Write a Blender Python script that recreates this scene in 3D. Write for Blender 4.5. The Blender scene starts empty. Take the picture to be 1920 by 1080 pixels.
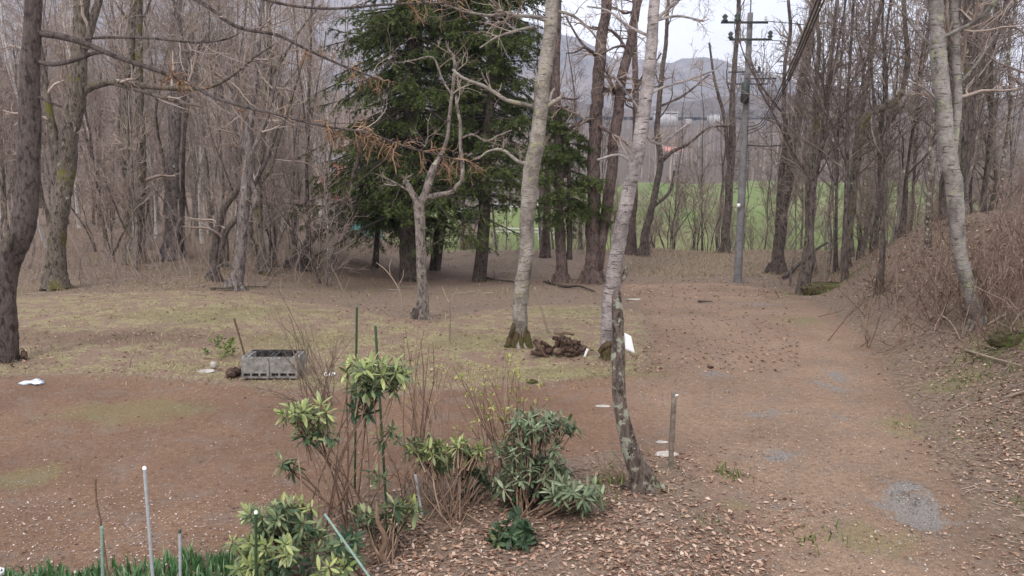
import bpy, math, random
import numpy as np
from mathutils import Vector

rng = np.random.default_rng(7)
random.seed(7)
S = bpy.context.scene
COL = S.collection
R = math.radians

# ------------------------------------------------------------------ camera, world, sun, exposure
PITCH = R(9.5); FPX = 1500.0; CAMZ = 3.2
cd = bpy.data.cameras.new('camera'); cam = bpy.data.objects.new('camera', cd); COL.objects.link(cam)
cam.location = (0, 0, CAMZ); cam.rotation_euler = (math.pi/2 - PITCH, 0, 0)
cd.sensor_width = 36; cd.lens = FPX/1920*36; cd.clip_start = 0.05; cd.clip_end = 9000
S.camera = cam

w = bpy.data.worlds.new('World'); S.world = w; w.use_nodes = True
nt = w.node_tree; nt.nodes.clear()
SUN_EL, SUN_AZ = R(48), R(200)       # azimuth measured clockwise from +Y: behind the camera, a little to the left
sky = nt.nodes.new('ShaderNodeTexSky'); sky.sky_type = 'NISHITA'; sky.sun_disc = False
sky.sun_elevation = SUN_EL; sky.sun_rotation = SUN_AZ; sky.dust_density = 2.0
tc = nt.nodes.new('ShaderNodeTexCoord')
mp = nt.nodes.new('ShaderNodeMapping'); mp.inputs['Scale'].default_value = (1, 1, 3.0)
nz = nt.nodes.new('ShaderNodeTexNoise'); nz.inputs['Scale'].default_value = 3.0; nz.inputs['Detail'].default_value = 6
cr = nt.nodes.new('ShaderNodeValToRGB')
cr.color_ramp.elements[0].position = .3; cr.color_ramp.elements[0].color = (15.2, 15.1, 16.0, 1)
cr.color_ramp.elements[1].position = .7; cr.color_ramp.elements[1].color = (18.5, 18.4, 19.0, 1)
mx = nt.nodes.new('ShaderNodeMixRGB'); mx.inputs[0].default_value = .93
bg = nt.nodes.new('ShaderNodeBackground'); bg.inputs[1].default_value = .1
wo = nt.nodes.new('ShaderNodeOutputWorld')
L = nt.links.new
L(tc.outputs['Generated'], mp.inputs[0]); L(mp.outputs[0], nz.inputs['Vector']); L(nz.outputs['Fac'], cr.inputs[0])
L(sky.outputs[0], mx.inputs[1]); L(cr.outputs[0], mx.inputs[2]); L(mx.outputs[0], bg.inputs[0]); L(bg.outputs[0], wo.inputs[0])

sd = bpy.data.lights.new('sun', 'SUN'); sun = bpy.data.objects.new('sun', sd); COL.objects.link(sun)
sd.energy = 1.7; sd.angle = R(14); sd.color = (1, .93, .84)
sv = Vector((math.sin(SUN_AZ)*math.cos(SUN_EL), math.cos(SUN_AZ)*math.cos(SUN_EL), math.sin(SUN_EL)))
sun.rotation_euler = (-sv).to_track_quat('-Z', 'Y').to_euler(); sun.location = (0, -5, 30)

S.view_settings.view_transform = 'Standard'; S.view_settings.look = 'None'
S.view_settings.exposure = 0.10; S.view_settings.gamma = 1.0; S.view_settings.use_curve_mapping = False
S.cycles.max_bounces = 5; S.cycles.diffuse_bounces = 3; S.cycles.transparent_max_bounces = 8; S.cycles.volume_bounces = 0

# ------------------------------------------------------------------ terrain height and pixel helpers
def sm(a, b, x):
    t = np.clip((np.asarray(x, float) - a)/(b - a), 0, 1); return t*t*(3 - 2*t)
def wob(x, y, s, seed=0):
    a = seed*1.7
    return (np.sin(x*s*1.0 + 1.3*np.sin(y*s*.8 + a) + a) + np.sin(y*s*1.31 + 1.1*np.sin(x*s*.9 - a) + 2*a) + .5*np.sin((x + y)*s*2.3 + a*3))/2.5
def foot(y):                      # foot line of the right-hand bank
    return 4.9 + np.maximum(0, y - 7)*.235
def LB(x, y): return sm(0, 1, (x + .12*(y - 40) + 16 + .12*np.maximum(0, y - 50))/(9 + .22*np.maximum(0, y - 50)))
def H(x, y):
    x = np.asarray(x, float); y = np.asarray(y, float)
    lft = sm(-9, -4, x)                                   # 0 in the left woods, 1 on the open plot
    z = -1.35*sm(13, 31, y)*(.25 + .75*lft)
    z = z - 2.35*sm(37, 52, y)*LB(x, y)
    z = z + .05*np.clip(y - 50, 0, 260)*(1 - LB(x, y))
    b = x - foot(y)
    fade = 1 - sm(20, 33, y)
    z = z + fade*(2.0*sm(-.3, 3.1, b) + .09*np.clip(b - 2.5, 0, 20))
    z = z + fade*.10*sm(.2, 1.2, b)*wob(x, y, 2.2, 8)
    # wheel ruts of the track
    tc_ = 3.0 + .06*(y - 8); ru = sm(5, 7, y)*(1 - sm(24, 32, y))
    z = z - .035*ru*(np.exp(-((x - tc_ + .75 + .15*np.sin(y*.7))/.2)**2) + np.exp(-((x - tc_ - .75 + .12*np.sin(y*.9 + 1))/.2)**2)) + .012*ru*wob(x, y, 6.3, 5)
    z = z + np.where(y > 220, 46*np.clip((y - 220)/680, 0, 1.6), 0)
    amp = .5 + sm(9, 40, y)*1.5 + 2*sm(0, 3, b)
    z = z + .008*wob(x, y, 7.3, 6)*(1 - sm(14, 24, y)) + .035*amp*wob(x, y, 1.1, 1) + .018*wob(x, y, 3.1, 2) + .09*sm(12, 30, y)*wob(x, y, .45, 3)
    z = z + .35*sm(50, 120, y)*wob(x, y, .05, 4)
    # low mound in the far left grass and hollow with gravel on the track
    z = z + .10*np.exp(-(((x + 6)/3.5)**2 + ((y - 17)/1.6)**2))
    hx = (x - 3.7)*.8 + (y - 6.85)*.6; hy = -(x - 3.7)*.6 + (y - 6.85)*.8
    z = z - .13*np.exp(-((hx/.20)**2 + (hy/.48)**2)) - .02*np.exp(-((hx/.5)**2 + (hy/.8)**2))
    return z

cp, sp = math.cos(PITCH), math.sin(PITCH)
def ray(px, py):
    u = (px - 960)/FPX; v = (540 - py)/FPX
    return np.array([u, cp + v*sp, -sp + v*cp])
def P(px, py, Y):
    d = ray(px, py); t = Y/d[1]
    return np.array([d[0]*t, Y, CAMZ + d[2]*t])
def G(px, py):
    q = Gv([px], [py])[0][0]; return np.array([q[0], q[1], float(H(q[0], q[1]))])
def mpp(Y, py=540): return Y/ray(960, py)[1]/FPX           # metres per photo pixel at depth Y

# ------------------------------------------------------------------ mesh builder
class MB:
    def __init__(s): s.v = []; s.f = {}; s.n = 0
    def add(s, V, F, mat=0, rnd=None):
        V = np.asarray(V, float).reshape(-1, 3); F = np.asarray(F, int)
        if rnd is None: rnd = np.zeros(len(V))
        s.v.append((V, np.broadcast_to(rnd, (len(V),)) ))
        s.f.setdefault((F.shape[1], mat), []).append(F + s.n); s.n += len(V)
    def build(s, name, mats, parent=None, smooth=False, origin=None):
        me = bpy.data.meshes.new(name)
        V = np.concatenate([a for a, _ in s.v]) if s.v else np.zeros((0, 3))
        if origin is not None: V = V - np.asarray(origin)
        rn = np.concatenate([b for _, b in s.v]) if s.v else np.zeros(0)
        me.vertices.add(len(V)); me.vertices.foreach_set('co', V.astype(np.float32).ravel())
        li, ls, mi, off = [], [], [], 0
        for (k, m), fl in s.f.items():
            F = np.concatenate(fl); li.append(F.ravel()); ls.append(off + np.arange(len(F))*k); off += F.size; mi.append(np.full(len(F), m))
        if li:
            li = np.concatenate(li); ls = np.concatenate(ls); mi = np.concatenate(mi)
            me.loops.add(len(li)); me.loops.foreach_set('vertex_index', li.astype(np.int32))
            me.polygons.add(len(ls)); me.polygons.foreach_set('loop_start', ls.astype(np.int32))
            me.polygons.foreach_set('material_index', mi.astype(np.int32))
            if smooth: me.polygons.foreach_set('use_smooth', np.ones(len(ls), bool))
        at = me.attributes.new('rnd', 'FLOAT', 'POINT'); at.data.foreach_set('value', rn.astype(np.float32))
        me.update(calc_edges=True); me.validate()
        for m in (mats if isinstance(mats, (list, tuple)) else [mats]): me.materials.append(m)
        o = bpy.data.objects.new(name, me); COL.objects.link(o)
        if parent is not None: o.parent = parent
        elif origin is not None: o.location = origin
        return o
    def box(s, c, d, rz=0, mat=0, rx=0):
        x, y, z = [k/2 for k in d]
        V = np.array([[a, b, e] for a in (-x, x) for b in (-y, y) for e in (-z, z)])
        ca, sa = math.cos(rx), math.sin(rx); V = V @ np.array([[1, 0, 0], [0, ca, sa], [0, -sa, ca]])
        ca, sa = math.cos(rz), math.sin(rz); V = V @ np.array([[ca, sa, 0], [-sa, ca, 0], [0, 0, 1]])
        s.add(V + np.asarray(c), [[0, 1, 3, 2], [4, 6, 7, 5], [0, 4, 5, 1], [2, 3, 7, 6], [0, 2, 6, 4], [1, 5, 7, 3]], mat)

def norm(v): return v/np.maximum(np.linalg.norm(v, axis=-1, keepdims=True), 1e-9)
def tubes(mb, Pt, Rd, sides=6, mat=0, rnd=None, rough=0, capend=False, rg=None):
    Pt = np.asarray(Pt, float); Rd = np.asarray(Rd, float)
    if Pt.ndim == 2: Pt = Pt[None]; Rd = Rd[None]
    N, k, _ = Pt.shape
    if N == 0: return
    T = np.empty_like(Pt); T[:, 1:-1] = Pt[:, 2:] - Pt[:, :-2]; T[:, 0] = Pt[:, 1] - Pt[:, 0]; T[:, -1] = Pt[:, -1] - Pt[:, -2]; T = norm(T)
    m = np.abs(norm(Pt[:, -1] - Pt[:, 0])); ref = np.eye(3)[np.argmin(m, axis=1)][:, None, :]
    A = norm(np.cross(T, np.broadcast_to(ref, T.shape))); B = np.cross(T, A)
    th = np.arange(sides)*2*math.pi/sides
    rr = Rd[:, :, None]*np.ones(sides)
    if rough:
        g = rg or rng
        lob = 1 + rough*(.5*np.sin(th*3 + g.uniform(0, 6)) + .4*np.sin(th*5 + g.uniform(0, 6)))
        rr = rr*lob*(1 + rough*g.normal(0, .55, (N, k, sides)))
    V = Pt[:, :, None, :] + rr[..., None]*(np.cos(th)[:, None]*A[:, :, None, :] + np.sin(th)[:, None]*B[:, :, None, :])
    idx = np.arange(N*k*sides).reshape(N, k, sides)
    a = idx[:, :-1]; b = np.roll(a, -1, 2); d = idx[:, 1:]; c = np.roll(d, -1, 2)
    F = np.stack([a, b, c, d], -1).reshape(-1, 4)
    if rnd is None: rv = np.repeat(rng.random(N), k*sides)
    else: rv = np.full(N*k*sides, rnd)
    mb.add(V.reshape(-1, 3), F, mat, rv)
    if capend:
        for e, j in ((-1, k - 1), (0, 0)):
            C = Pt[:, j]; ring = V[:, j]
            VV = np.concatenate([ring, C[:, None]], 1).reshape(-1, 3); o = (np.arange(N)*(sides + 1))[:, None]
            i = np.arange(sides); q = np.stack([i, (i + 1) % sides, np.full(sides, sides)], -1)
            if e == 0: q = q[:, ::-1]
            mb.add(VV, (o[:, :, None] + q[None]).reshape(-1, 3), mat, 0.9)

def spawn(Pt, Rd, n, t0, t1, length, ang, k, up=.1, wig=.15, rf=.5, rmin=.004, tip=.35, lenfall=.5, g=None, angv=.25):
    """n child curves on every parent curve"""
    g = g or rng
    N, K, _ = Pt.shape
    t = g.uniform(t0, t1, (N, n)); f = t*(K - 1); i = np.minimum(f.astype(int), K - 2); u = (f - i)[..., None]
    ar = np.arange(N)[:, None]
    A, B = Pt[ar, i], Pt[ar, i + 1]; pos = A + (B - A)*u; T = norm(B - A)
    r = Rd[ar, i] + (Rd[ar, i + 1] - Rd[ar, i])*u[..., 0]
    q = norm(np.cross(T, g.normal(size=T.shape)))
    an = ang + g.normal(0, angv, (N, n)); d = T*np.cos(an)[..., None] + q*np.sin(an)[..., None]
    d[..., 2] += up; d = norm(d).reshape(-1, 3)
    ln = (length*(1 - lenfall*t)*g.uniform(.55, 1.25, (N, n))).ravel()
    p = pos.reshape(-1, 3); out = [p]
    for s_ in range(k - 1):
        d = norm(d + g.normal(0, wig, d.shape) + np.array([0, 0, up*.35])); p = p + d*(ln/(k - 1))[:, None]; out.append(p)
    r0 = np.maximum(r.ravel()*rf, rmin)
    RR = r0[:, None]*np.linspace(1, tip, k); RR = np.maximum(RR, rmin*.7)
    return np.stack(out, 1), RR

def catmull(pts, step):
    pts = np.asarray(pts, float); q = np.vstack([2*pts[0] - pts[1], pts, 2*pts[-1] - pts[-2]]); out = []
    for i in range(1, len(q) - 2):
        n = max(2, int(np.linalg.norm(q[i + 1][:3] - q[i][:3])/step))
        for t in np.arange(n)/n:
            a, b, c, d = q[i - 1], q[i], q[i + 1], q[i + 2]
            out.append(.5*((2*b) + (-a + c)*t + (2*a - 5*b + 4*c - d)*t*t + (-a + 3*b - 3*c + d)*t**3))
    out.append(q[-2]); return np.array(out)

def tag(o, label=None, cat=None, group=None, kind=None):
    if label: o['label'] = label
    if cat: o['category'] = cat
    if group: o['group'] = group
    if kind: o['kind'] = kind
    return o
def empty(name, loc):
    o = bpy.data.objects.new(name, None); COL.objects.link(o); o.location = tuple(map(float, loc)); o.empty_display_size = .2; return o
def copy_tree(o, loc, rz=0, sc=1):
    c = o.copy(); COL.objects.link(c); c.location = tuple(map(float, loc)); c.rotation_euler = (0, 0, rz); c.scale = (sc, sc, sc)
    for ch in o.children:
        d = ch.copy(); COL.objects.link(d); d.parent = c
        for g2 in ch.children:
            e = g2.copy(); COL.objects.link(e); e.parent = d
    return c

# ------------------------------------------------------------------ materials
def newmat(name, rough=.85):
    m = bpy.data.materials.new(name); m.use_nodes = True; t = m.node_tree; b = t.nodes['Principled BSDF']
    b.inputs['Roughness'].default_value = rough; b.inputs['Specular IOR Level'].default_value = .25
    return m, t, b
def N_(t, typ, **kw):
    n = t.nodes.new(typ)
    for k_, v_ in kw.items():
        if k_ in n.inputs.keys(): n.inputs[k_].default_value = v_
        else: setattr(n, k_, v_)
    return n
def ramp(t, fac, stops):
    n = t.nodes.new('ShaderNodeValToRGB'); e = n.color_ramp.elements
    while len(e) < len(stops): e.new(.5)
    for q, (p_, c_) in zip(e, stops): q.position = p_; q.color = (*c_, 1) if len(c_) == 3 else c_
    t.links.new(fac, n.inputs[0]); return n.outputs[0]
def mixc(t, fac, a, b, mode='MIX'):
    n = t.nodes.new('ShaderNodeMixRGB'); n.blend_type = mode
    for i_, v_ in ((0, fac), (1, a), (2, b)):
        if isinstance(v_, (int, float)): n.inputs[i_].default_value = v_
        elif isinstance(v_, tuple): n.inputs[i_].default_value = (*v_, 1)
        else: t.links.new(v_, n.inputs[i_])
    return n.outputs[0]
def coords(t, scale=(1, 1, 1), which='Object'):
    c = t.nodes.new('ShaderNodeTexCoord'); m = t.nodes.new('ShaderNodeMapping'); m.inputs['Scale'].default_value = scale
    t.links.new(c.outputs[which], m.inputs[0]); return m.outputs[0]
def noise(t, vec, scale, detail=5, rough=.6):
    n = t.nodes.new('ShaderNodeTexNoise'); n.inputs['Scale'].default_value = scale; n.inputs['Detail'].default_value = detail
    n.inputs['Roughness'].default_value = rough; t.links.new(vec, n.inputs['Vector']); return n.outputs['Fac']
def thr(t, fac, a, b): return ramp(t, fac, [(a, (0, 0, 0)), (b, (1, 1, 1))])
def bump(t, b, h, strength=.5, dist=.02):
    n = t.nodes.new('ShaderNodeBump'); n.inputs['Strength'].default_value = strength; n.inputs['Distance'].default_value = dist
    t.links.new(h, n.inputs['Height']); t.links.new(n.outputs[0], b.inputs['Normal'])

def bark(name, dark, light, lichen=None, la=.6, moss=None, ma=.62, sc=9, stretch=.22, lsc=6):
    m, t, b = newmat(name, .9)
    v = coords(t, (1, 1, stretch)); n1 = noise(t, v, sc*3.0, 8, .78); v2 = coords(t); n2 = noise(t, v2, 2.3, 4); n3 = noise(t, coords(t, (1, 1, .5)), 13, 5, .7)
    c = ramp(t, n1, [(.38, dark), (.6, light)]); c = mixc(t, thr(t, n3, .52, .60), c, tuple(x*.62 for x in dark))
    c = mixc(t, .55, c, ramp(t, n2, [(.3, (.62, .6, .6)), (.7, (1.25, 1.22, 1.2))]), 'MULTIPLY')
    if lichen:
        f = thr(t, noise(t, v2, lsc, 6, .7), la, la + .05); c = mixc(t, f, c, lichen)
    if moss:
        f = thr(t, noise(t, v2, 2.0, 5, .7), ma, ma + .06); c = mixc(t, f, c, moss)
    t.links.new(c, b.inputs['Base Color']); bump(t, b, n1, 1.0, .05)
    return m
def birchbark(name, base, pale, dark, patch=None):
    m, t, b = newmat(name, .8)
    v = coords(t); vh = coords(t, (1, 1, 7)); n0 = noise(t, v, 3.5, 6, .65); nl = noise(t, vh, 5, 4, .6); nb = noise(t, v, 8, 5, .75)
    c = ramp(t, n0, [(.38, base), (.58, pale)]); ng = noise(t, coords(t, (1, 1, 2.2)), 22, 6, .8); c = mixc(t, .8, c, ramp(t, ng, [(.36, (.55, .53, .52)), (.62, (1.35, 1.33, 1.3))]), 'MULTIPLY')
    if patch: c = mixc(t, thr(t, noise(t, v, 5.5, 7, .75), .56, .63), c, patch)
    c = mixc(t, thr(t, nl, .575, .63), c, dark)
    c = mixc(t, thr(t, nb, .60, .65), c, tuple(x*.8 for x in dark))
    t.links.new(c, b.inputs['Base Color']); bump(t, b, nb, .6, .02)
    return m
def plain(name, c, rough=.8, var=.25, sc=12, metal=0, rndvar=None):
    m, t, b = newmat(name, rough); n1 = noise(t, coords(t), sc, 5)
    col = mixc(t, 1.0, c, ramp(t, n1, [(.3, (1 - var,)*3), (.7, (1 + var,)*3)]), 'MULTIPLY')
    if rndvar:
        a = t.nodes.new('ShaderNodeAttribute'); a.attribute_name = 'rnd'
        col = mixc(t, 1.0, col, ramp(t, a.outputs['Fac'], [(0, rndvar[0]), (1, rndvar[1])]), 'MULTIPLY')
    t.links.new(col, b.inputs['Base Color']); b.inputs['Metallic'].default_value = metal; bump(t, b, n1, .25, .01)
    return m
def rampmat(name, stops, rough=.85, objrnd=False, var=.2, sheen=0, backlit=None):
    m, t, b = newmat(name, rough)
    if objrnd: a = t.nodes.new('ShaderNodeObjectInfo'); f = a.outputs['Random']
    else: a = t.nodes.new('ShaderNodeAttribute'); a.attribute_name = 'rnd'; f = a.outputs['Fac']
    col = ramp(t, f, stops); n1 = noise(t, coords(t), 25, 3)
    col = mixc(t, 1.0, col, ramp(t, n1, [(.3, (1 - var,)*3), (.7, (1 + var,)*3)]), 'MULTIPLY')
    t.links.new(col, b.inputs['Base Color'])
    if backlit:
        tr = t.nodes.new('ShaderNodeBsdfTranslucent'); t.links.new(col, tr.inputs[0]); ms = t.nodes.new('ShaderNodeMixShader'); ms.inputs[0].default_value = backlit
        t.links.new(b.outputs[0], ms.inputs[1]); t.links.new(tr.outputs[0], ms.inputs[2]); t.links.new(ms.outputs[0], t.nodes['Material Output'].inputs[0])
    return m

M = {}
M['larch'] = bark('larch_bark', (.060, .046, .042), (.15, .122, .112), lichen=(.30, .31, .27), la=.68, sc=8, stretch=.3)
M['mossy'] = bark('mossy_bark', (.07, .055, .045), (.20, .17, .14), lichen=(.36, .38, .29), la=.63, moss=(.12, .11, .03), ma=.56)
M['grey'] = bark('grey_bark', (.11, .09, .085), (.27, .235, .22), lichen=(.42, .42, .36), la=.62, sc=6)
M['pale'] = bark('pale_bark', (.13, .108, .095), (.31, .265, .24), lichen=(.40, .40, .32), la=.6, sc=7, stretch=.5)
M['redbark'] = bark('reddish_pine_bark', (.07, .05, .045), (.175, .13, .118), sc=8)
M['firbark'] = bark('fir_bark', (.045, .035, .03), (.13, .105, .09), lichen=(.25, .25, .19), la=.7)
M['birch'] = birchbark('birch_bark', (.115, .10, .088), (.285, .26, .23), (.11, .09, .08), patch=(.27, .25, .15))
M['birch2'] = birchbark('smooth_birch_bark', (.14, .123, .12), (.31, .28, .275), (.08, .065, .06))
M['birch3'] = birchbark('lichened_birch_bark', (.11, .098, .09), (.25, .232, .22), (.08, .07, .06), patch=(.27, .29, .17))
M['whitebirch'] = birchbark('white_birch_bark', (.38, .36, .345), (.62, .59, .57), (.16, .13, .12))
M['snag'] = bark('snag_bark', (.08, .06, .05), (.24, .19, .165), lichen=(.38, .39, .31), la=.54, lsc=8)
M['dark'] = bark('dark_bark', (.055, .043, .038), (.17, .14, .125), lichen=(.3, .3, .24), la=.67, sc=6)
M['twig'] = rampmat('twig', [(0, (.17, .125, .10)), (.6, (.31, .245, .21)), (1, (.40, .33, .29))], .9)
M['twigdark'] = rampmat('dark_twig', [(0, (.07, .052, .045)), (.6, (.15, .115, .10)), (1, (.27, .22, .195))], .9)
M['twiglight'] = rampmat('pale_twig', [(0, (.20, .15, .12)), (.6, (.30, .245, .205)), (1, (.42, .355, .31))], .9)
M['orange'] = rampmat('orange_larch_twig', [(0, (.13, .075, .05)), (.6, (.24, .14, .085)), (1, (.36, .24, .15))], .85)
M['needle'] = rampmat('needles', [(0, (.030, .046, .013)), (.5, (.075, .105, .028)), (1, (.19, .225, .065))], .6, backlit=.15)
M['leaf'] = rampmat('litter_leaf', [(0, (.10, .055, .04)), (.3, (.25, .15, .105)), (.7, (.38, .25, .18)), (1, (.52, .40, .32))], .8)
M['speck'] = rampmat('pale_flake', [(0, (.06, .035, .03)), (.35, (.22, .15, .12)), (.6, (.42, .34, .30)), (1, (.62, .57, .54))], .8)
M['straw'] = rampmat('dry_grass', [(0, (.13, .14, .05)), (.35, (.24, .21, .11)), (1, (.46, .38, .25))], .85, backlit=.2)
M['greengrass'] = rampmat('green_grass', [(0, (.05, .085, .02)), (.6, (.12, .17, .045)), (1, (.26, .28, .10))], .8, backlit=.2)
M['daff'] = rampmat('bulb_leaf', [(0, (.035, .095, .03)), (.6, (.09, .20, .07)), (1, (.26, .38, .22))], .45, backlit=.25)
def rhodo(name, a, b_, c_): return rampmat(name, [(0, a), (.6, b_), (1, c_)], .42, objrnd=True, backlit=.15)
M['rh_yellow'] = rhodo('rhododendron_leaf_yellowish', (.14, .18, .06), (.26, .31, .11), (.42, .45, .19))
M['rh_green'] = rhodo('rhododendron_leaf_green', (.065, .09, .04), (.15, .19, .085), (.30, .33, .17))
M['rh_blue'] = rhodo('rhododendron_leaf_greyish', (.08, .11, .06), (.17, .215, .125), (.33, .375, .25))
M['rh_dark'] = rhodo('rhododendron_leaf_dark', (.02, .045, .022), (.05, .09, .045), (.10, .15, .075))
M['azalea'] = rampmat('azalea_tip', [(0, (.18, .21, .06)), (.6, (.38, .38, .12)), (1, (.55, .52, .22))], .6, backlit=.2)
M['shrubstem'] = rampmat('shrub_stem', [(0, (.09, .055, .04)), (.6, (.20, .13, .09)), (1, (.34, .24, .175))], .8)
M['tanstem'] = rampmat('tan_stem', [(0, (.18, .14, .105)), (1, (.36, .29, .225))], .8)
M['concrete'] = plain('concrete_block', (.20, .19, .18), .95, .5, 14)
M['soot'] = plain('charred_soil', (.03, .027, .025), 1)
M['polec'] = plain('pole_concrete', (.17, .165, .17), .9, .35, 5)
M['metald'] = plain('dark_metal', (.05, .06, .055), .5, .2, 9, .3)
M['porcelain'] = plain('porcelain', (.55, .56, .56), .3, .05)
M['cable'] = plain('black_cable', (.025, .025, .028), .6)
M['stake_green'] = plain('green_stake', (.03, .06, .025), .45, .3, 30)
M['stake_teal'] = plain('faded_teal_stake', (.19, .27, .23), .5, .2, 30)
M['stake_grey'] = plain('faded_grey_stake', (.32, .335, .35), .5, .15, 30)
M['stick'] = plain('brown_stick', (.14, .095, .06), .85, .4, 30)
M['post'] = plain('weathered_wood', (.17, .14, .115), .9, .45, 22)
M['bankstem'] = rampmat('bank_stem', [(0, (.10, .065, .05)), (.6, (.22, .15, .12)), (1, (.38, .29, .24))], .9)
M['rot'] = bark('rotten_wood', (.05, .03, .022), (.19, .12, .09), sc=10)
M['white'] = plain('white_plastic', (.82, .82, .84), .5, .05, 8)
M['bluewhite'] = plain('bluish_white_plastic', (.66, .74, .86), .5, .12, 20)
M['stone'] = plain('pale_stone', (.40, .37, .34), .9, .3, 18)
M['moss'] = bark('moss', (.06, .05, .03), (.16, .14, .07), moss=(.10, .12, .03), ma=.5, stretch=1)
M['redwall'] = plain('red_wall', (.42, .16, .13), .8, .1, 3)
M['whitewall'] = plain('white_wall', (.50, .49, .49), .8, .08, 1)
M['greywall'] = plain('grey_wall', (.42, .38, .38), .8, .15, 2)
M['roofgrey'] = plain('grey_roof', (.22, .22, .25), .7, .15, 2)
M['roofred'] = plain('red_roof', (.50, .20, .17), .7, .1, 2)
M['teal'] = plain('teal_tarp', (.10, .30, .30), .6, .25, 4)
M['glass'] = plain('window_dark', (.05, .06, .07), .2)

# ------------------------------------------------------------------ ground sheet
def Gv(px, py):
    px = np.asarray(px, float); py = np.asarray(py, float)
    u = (px - 960)/FPX; v = (540 - py)/FPX; dx, dy, dz = u, cp + v*sp, -sp + v*cp
    t = np.full(px.shape, 3.0); done = np.zeros(px.shape, bool)
    for i in range(150):
        below = CAMZ + dz*t < H(dx*t, dy*t); done |= below
        if done.all(): break
        t = np.where(done, t, t*1.026 + .01)
    lo, hi = t/1.026 - .012, t.copy()
    for i in range(9):
        mid = (lo + hi)/2; b = CAMZ + dz*mid < H(dx*mid, dy*mid); hi = np.where(b, mid, hi); lo = np.where(b, lo, mid)
    return np.stack([dx*hi, dy*hi], -1), done
def poly(pix):
    a = np.array(pix, float); q, _ = Gv(a[:, 0], a[:, 1]); return q
def sdf(pl, x, y):
    """signed distance to a world polygon, positive inside"""
    x = np.asarray(x, float); y = np.asarray(y, float); d = np.full(x.shape, 1e9); ins = np.zeros(x.shape, bool)
    n = len(pl)
    for i in range(n):
        ax, ay = pl[i]; bx, by = pl[(i + 1) % n]
        ex, ey = bx - ax, by - ay; wx, wy = x - ax, y - ay
        h = np.clip((wx*ex + wy*ey)/(ex*ex + ey*ey + 1e-9), 0, 1)
        d = np.minimum(d, np.hypot(wx - ex*h, wy - ey*h))
        c = ((ay > y) != (by > y)) & (x < ex*(y - ay)/((by - ay) if by != ay else 1e-9) + ax); ins ^= c
    return np.where(ins, d, -d)
SOIL = poly([(-250, 706), (200, 704), (450, 724), (700, 738), (1000, 722), (1210, 700), (1225, 620), (1190, 560), (1150, 536), (1330, 530), (1440, 540), (1560, 580),
             (1625, 640), (1680, 720), (1720, 800), (1790, 900), (1950, 1120), (1440, 1120), (1330, 950), (1280, 868), (1150, 850), (900, 880), (640, 950), (430, 1030), (300, 1065), (-250, 1080)])
LAWN = poly([(-250, 706), (-250, 560), (60, 556), (300, 545), (470, 548), (640, 575), (790, 606), (900, 585), (1010, 572), (1130, 572), (1215, 590), (1225, 640), (1210, 700), (1000, 722), (700, 738), (450, 724), (200, 704)])
LEAVES = poly([(700, 1120), (760, 960), (1120, 870), (1290, 880), (1340, 960), (1440, 1120)])
FIELD = np.array([(-9, 50), (34, 50), (60, 80), (110, 225), (84, 190), (62, 214), (44, 186), (30, 196), (18, 160), (4, 110), (-9, 95)])
def blob(px, py, rx, ry, x, y, rot=0):
    c = G(px, py); dx, dy = x - c[0], y - c[1]; a = math.cos(rot); b = math.sin(rot)
    return np.exp(-(((dx*a + dy*b)/rx)**2 + ((-dx*b + dy*a)/ry)**2))
def build_ground():
    ys = [-5.0]
    while ys[-1] < 3300: ys.append(ys[-1] + .08 + .0125*max(ys[-1], 0))
    ys = np.array(ys); us = np.linspace(-1, 1, 281)
    Y = np.repeat(ys[:, None], len(us), 1); X = us[None]*(np.maximum(Y, 0)*1.05 + 9)
    Z = H(X, Y)
    soil = sm(-.5, .5, sdf(SOIL, X, Y)); lawn = sm(-.6, .6, sdf(LAWN, X, Y)); lv = sm(-.7, .7, sdf(LEAVES, X, Y))
    far = sm(34, 44, Y)
    road = sm(.5, 2.0, X - .5)*soil
    gravel = np.zeros_like(X)
    for a in ((1420, 775, .55, .35), (1550, 790, .4, .3), (1460, 855, .5, .35), (1485, 950, .32, .22), (1705, 955, .34, .52), (1570, 720, .6, .5), (1330, 700, .6, .5), (1000, 800, .8, .4), (1750, 930, .25, .3), (1240, 850, .3, .1), (1420, 570, 1.0, 1.2), (1560, 700, .5, .6)):
        gravel = np.maximum(gravel, blob(*a, X, Y)*(1.0 if a[0] == 1705 else .62))
    green = np.zeros_like(X)
    for a in ((250, 770, 1.4, .8), (60, 890, .5, .5), (360, 590, 2.2, 1.0), (560, 640, 1.4, 1.2), (1060, 700, 2.2, .5), (900, 640, 1.5, 1.0), (1050, 580, 2.0, 1.0), (1560, 535, 1.0, .8),
              (1500, 600, .7, .7), (1700, 800, .4, .5), (1360, 890, .15, .12), (1650, 1010, .5, .4), (1380, 950, .2, .2), (700, 720, .9, .4), (1780, 720, .5, .6), (1860, 640, .7, .7), (480, 580, 2, .6)):
        green = np.maximum(green, blob(*a, X, Y))
    nd = np.maximum(blob(800, 520, 4.5, 2.6, X, Y), blob(1040, 530, 3.2, 1.8, X, Y)); nd = np.maximum(nd, .8*blob(200, 630, 4.5, .9, X, Y))
    field = sm(-1.5, 1.5, sdf(FIELD, X, Y))
    V = np.stack([X, Y, Z], -1).reshape(-1, 3)
    nr, nc = X.shape; idx = np.arange(nr*nc).reshape(nr, nc)
    F = np.stack([idx[:-1, :-1], idx[:-1, 1:], idx[1:, 1:], idx[1:, :-1]], -1).reshape(-1, 4)
    cx = V[F].mean(1); fs = soil.ravel()[F].mean(1); ff = field.ravel()[F].mean(1)
    return V, F, cx, fs, ff, dict(soil=soil, lawn=lawn, lv=lv, road=road, gravel=gravel, green=green, nd=nd, field=field, far=sm(52, 75, Y))

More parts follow.
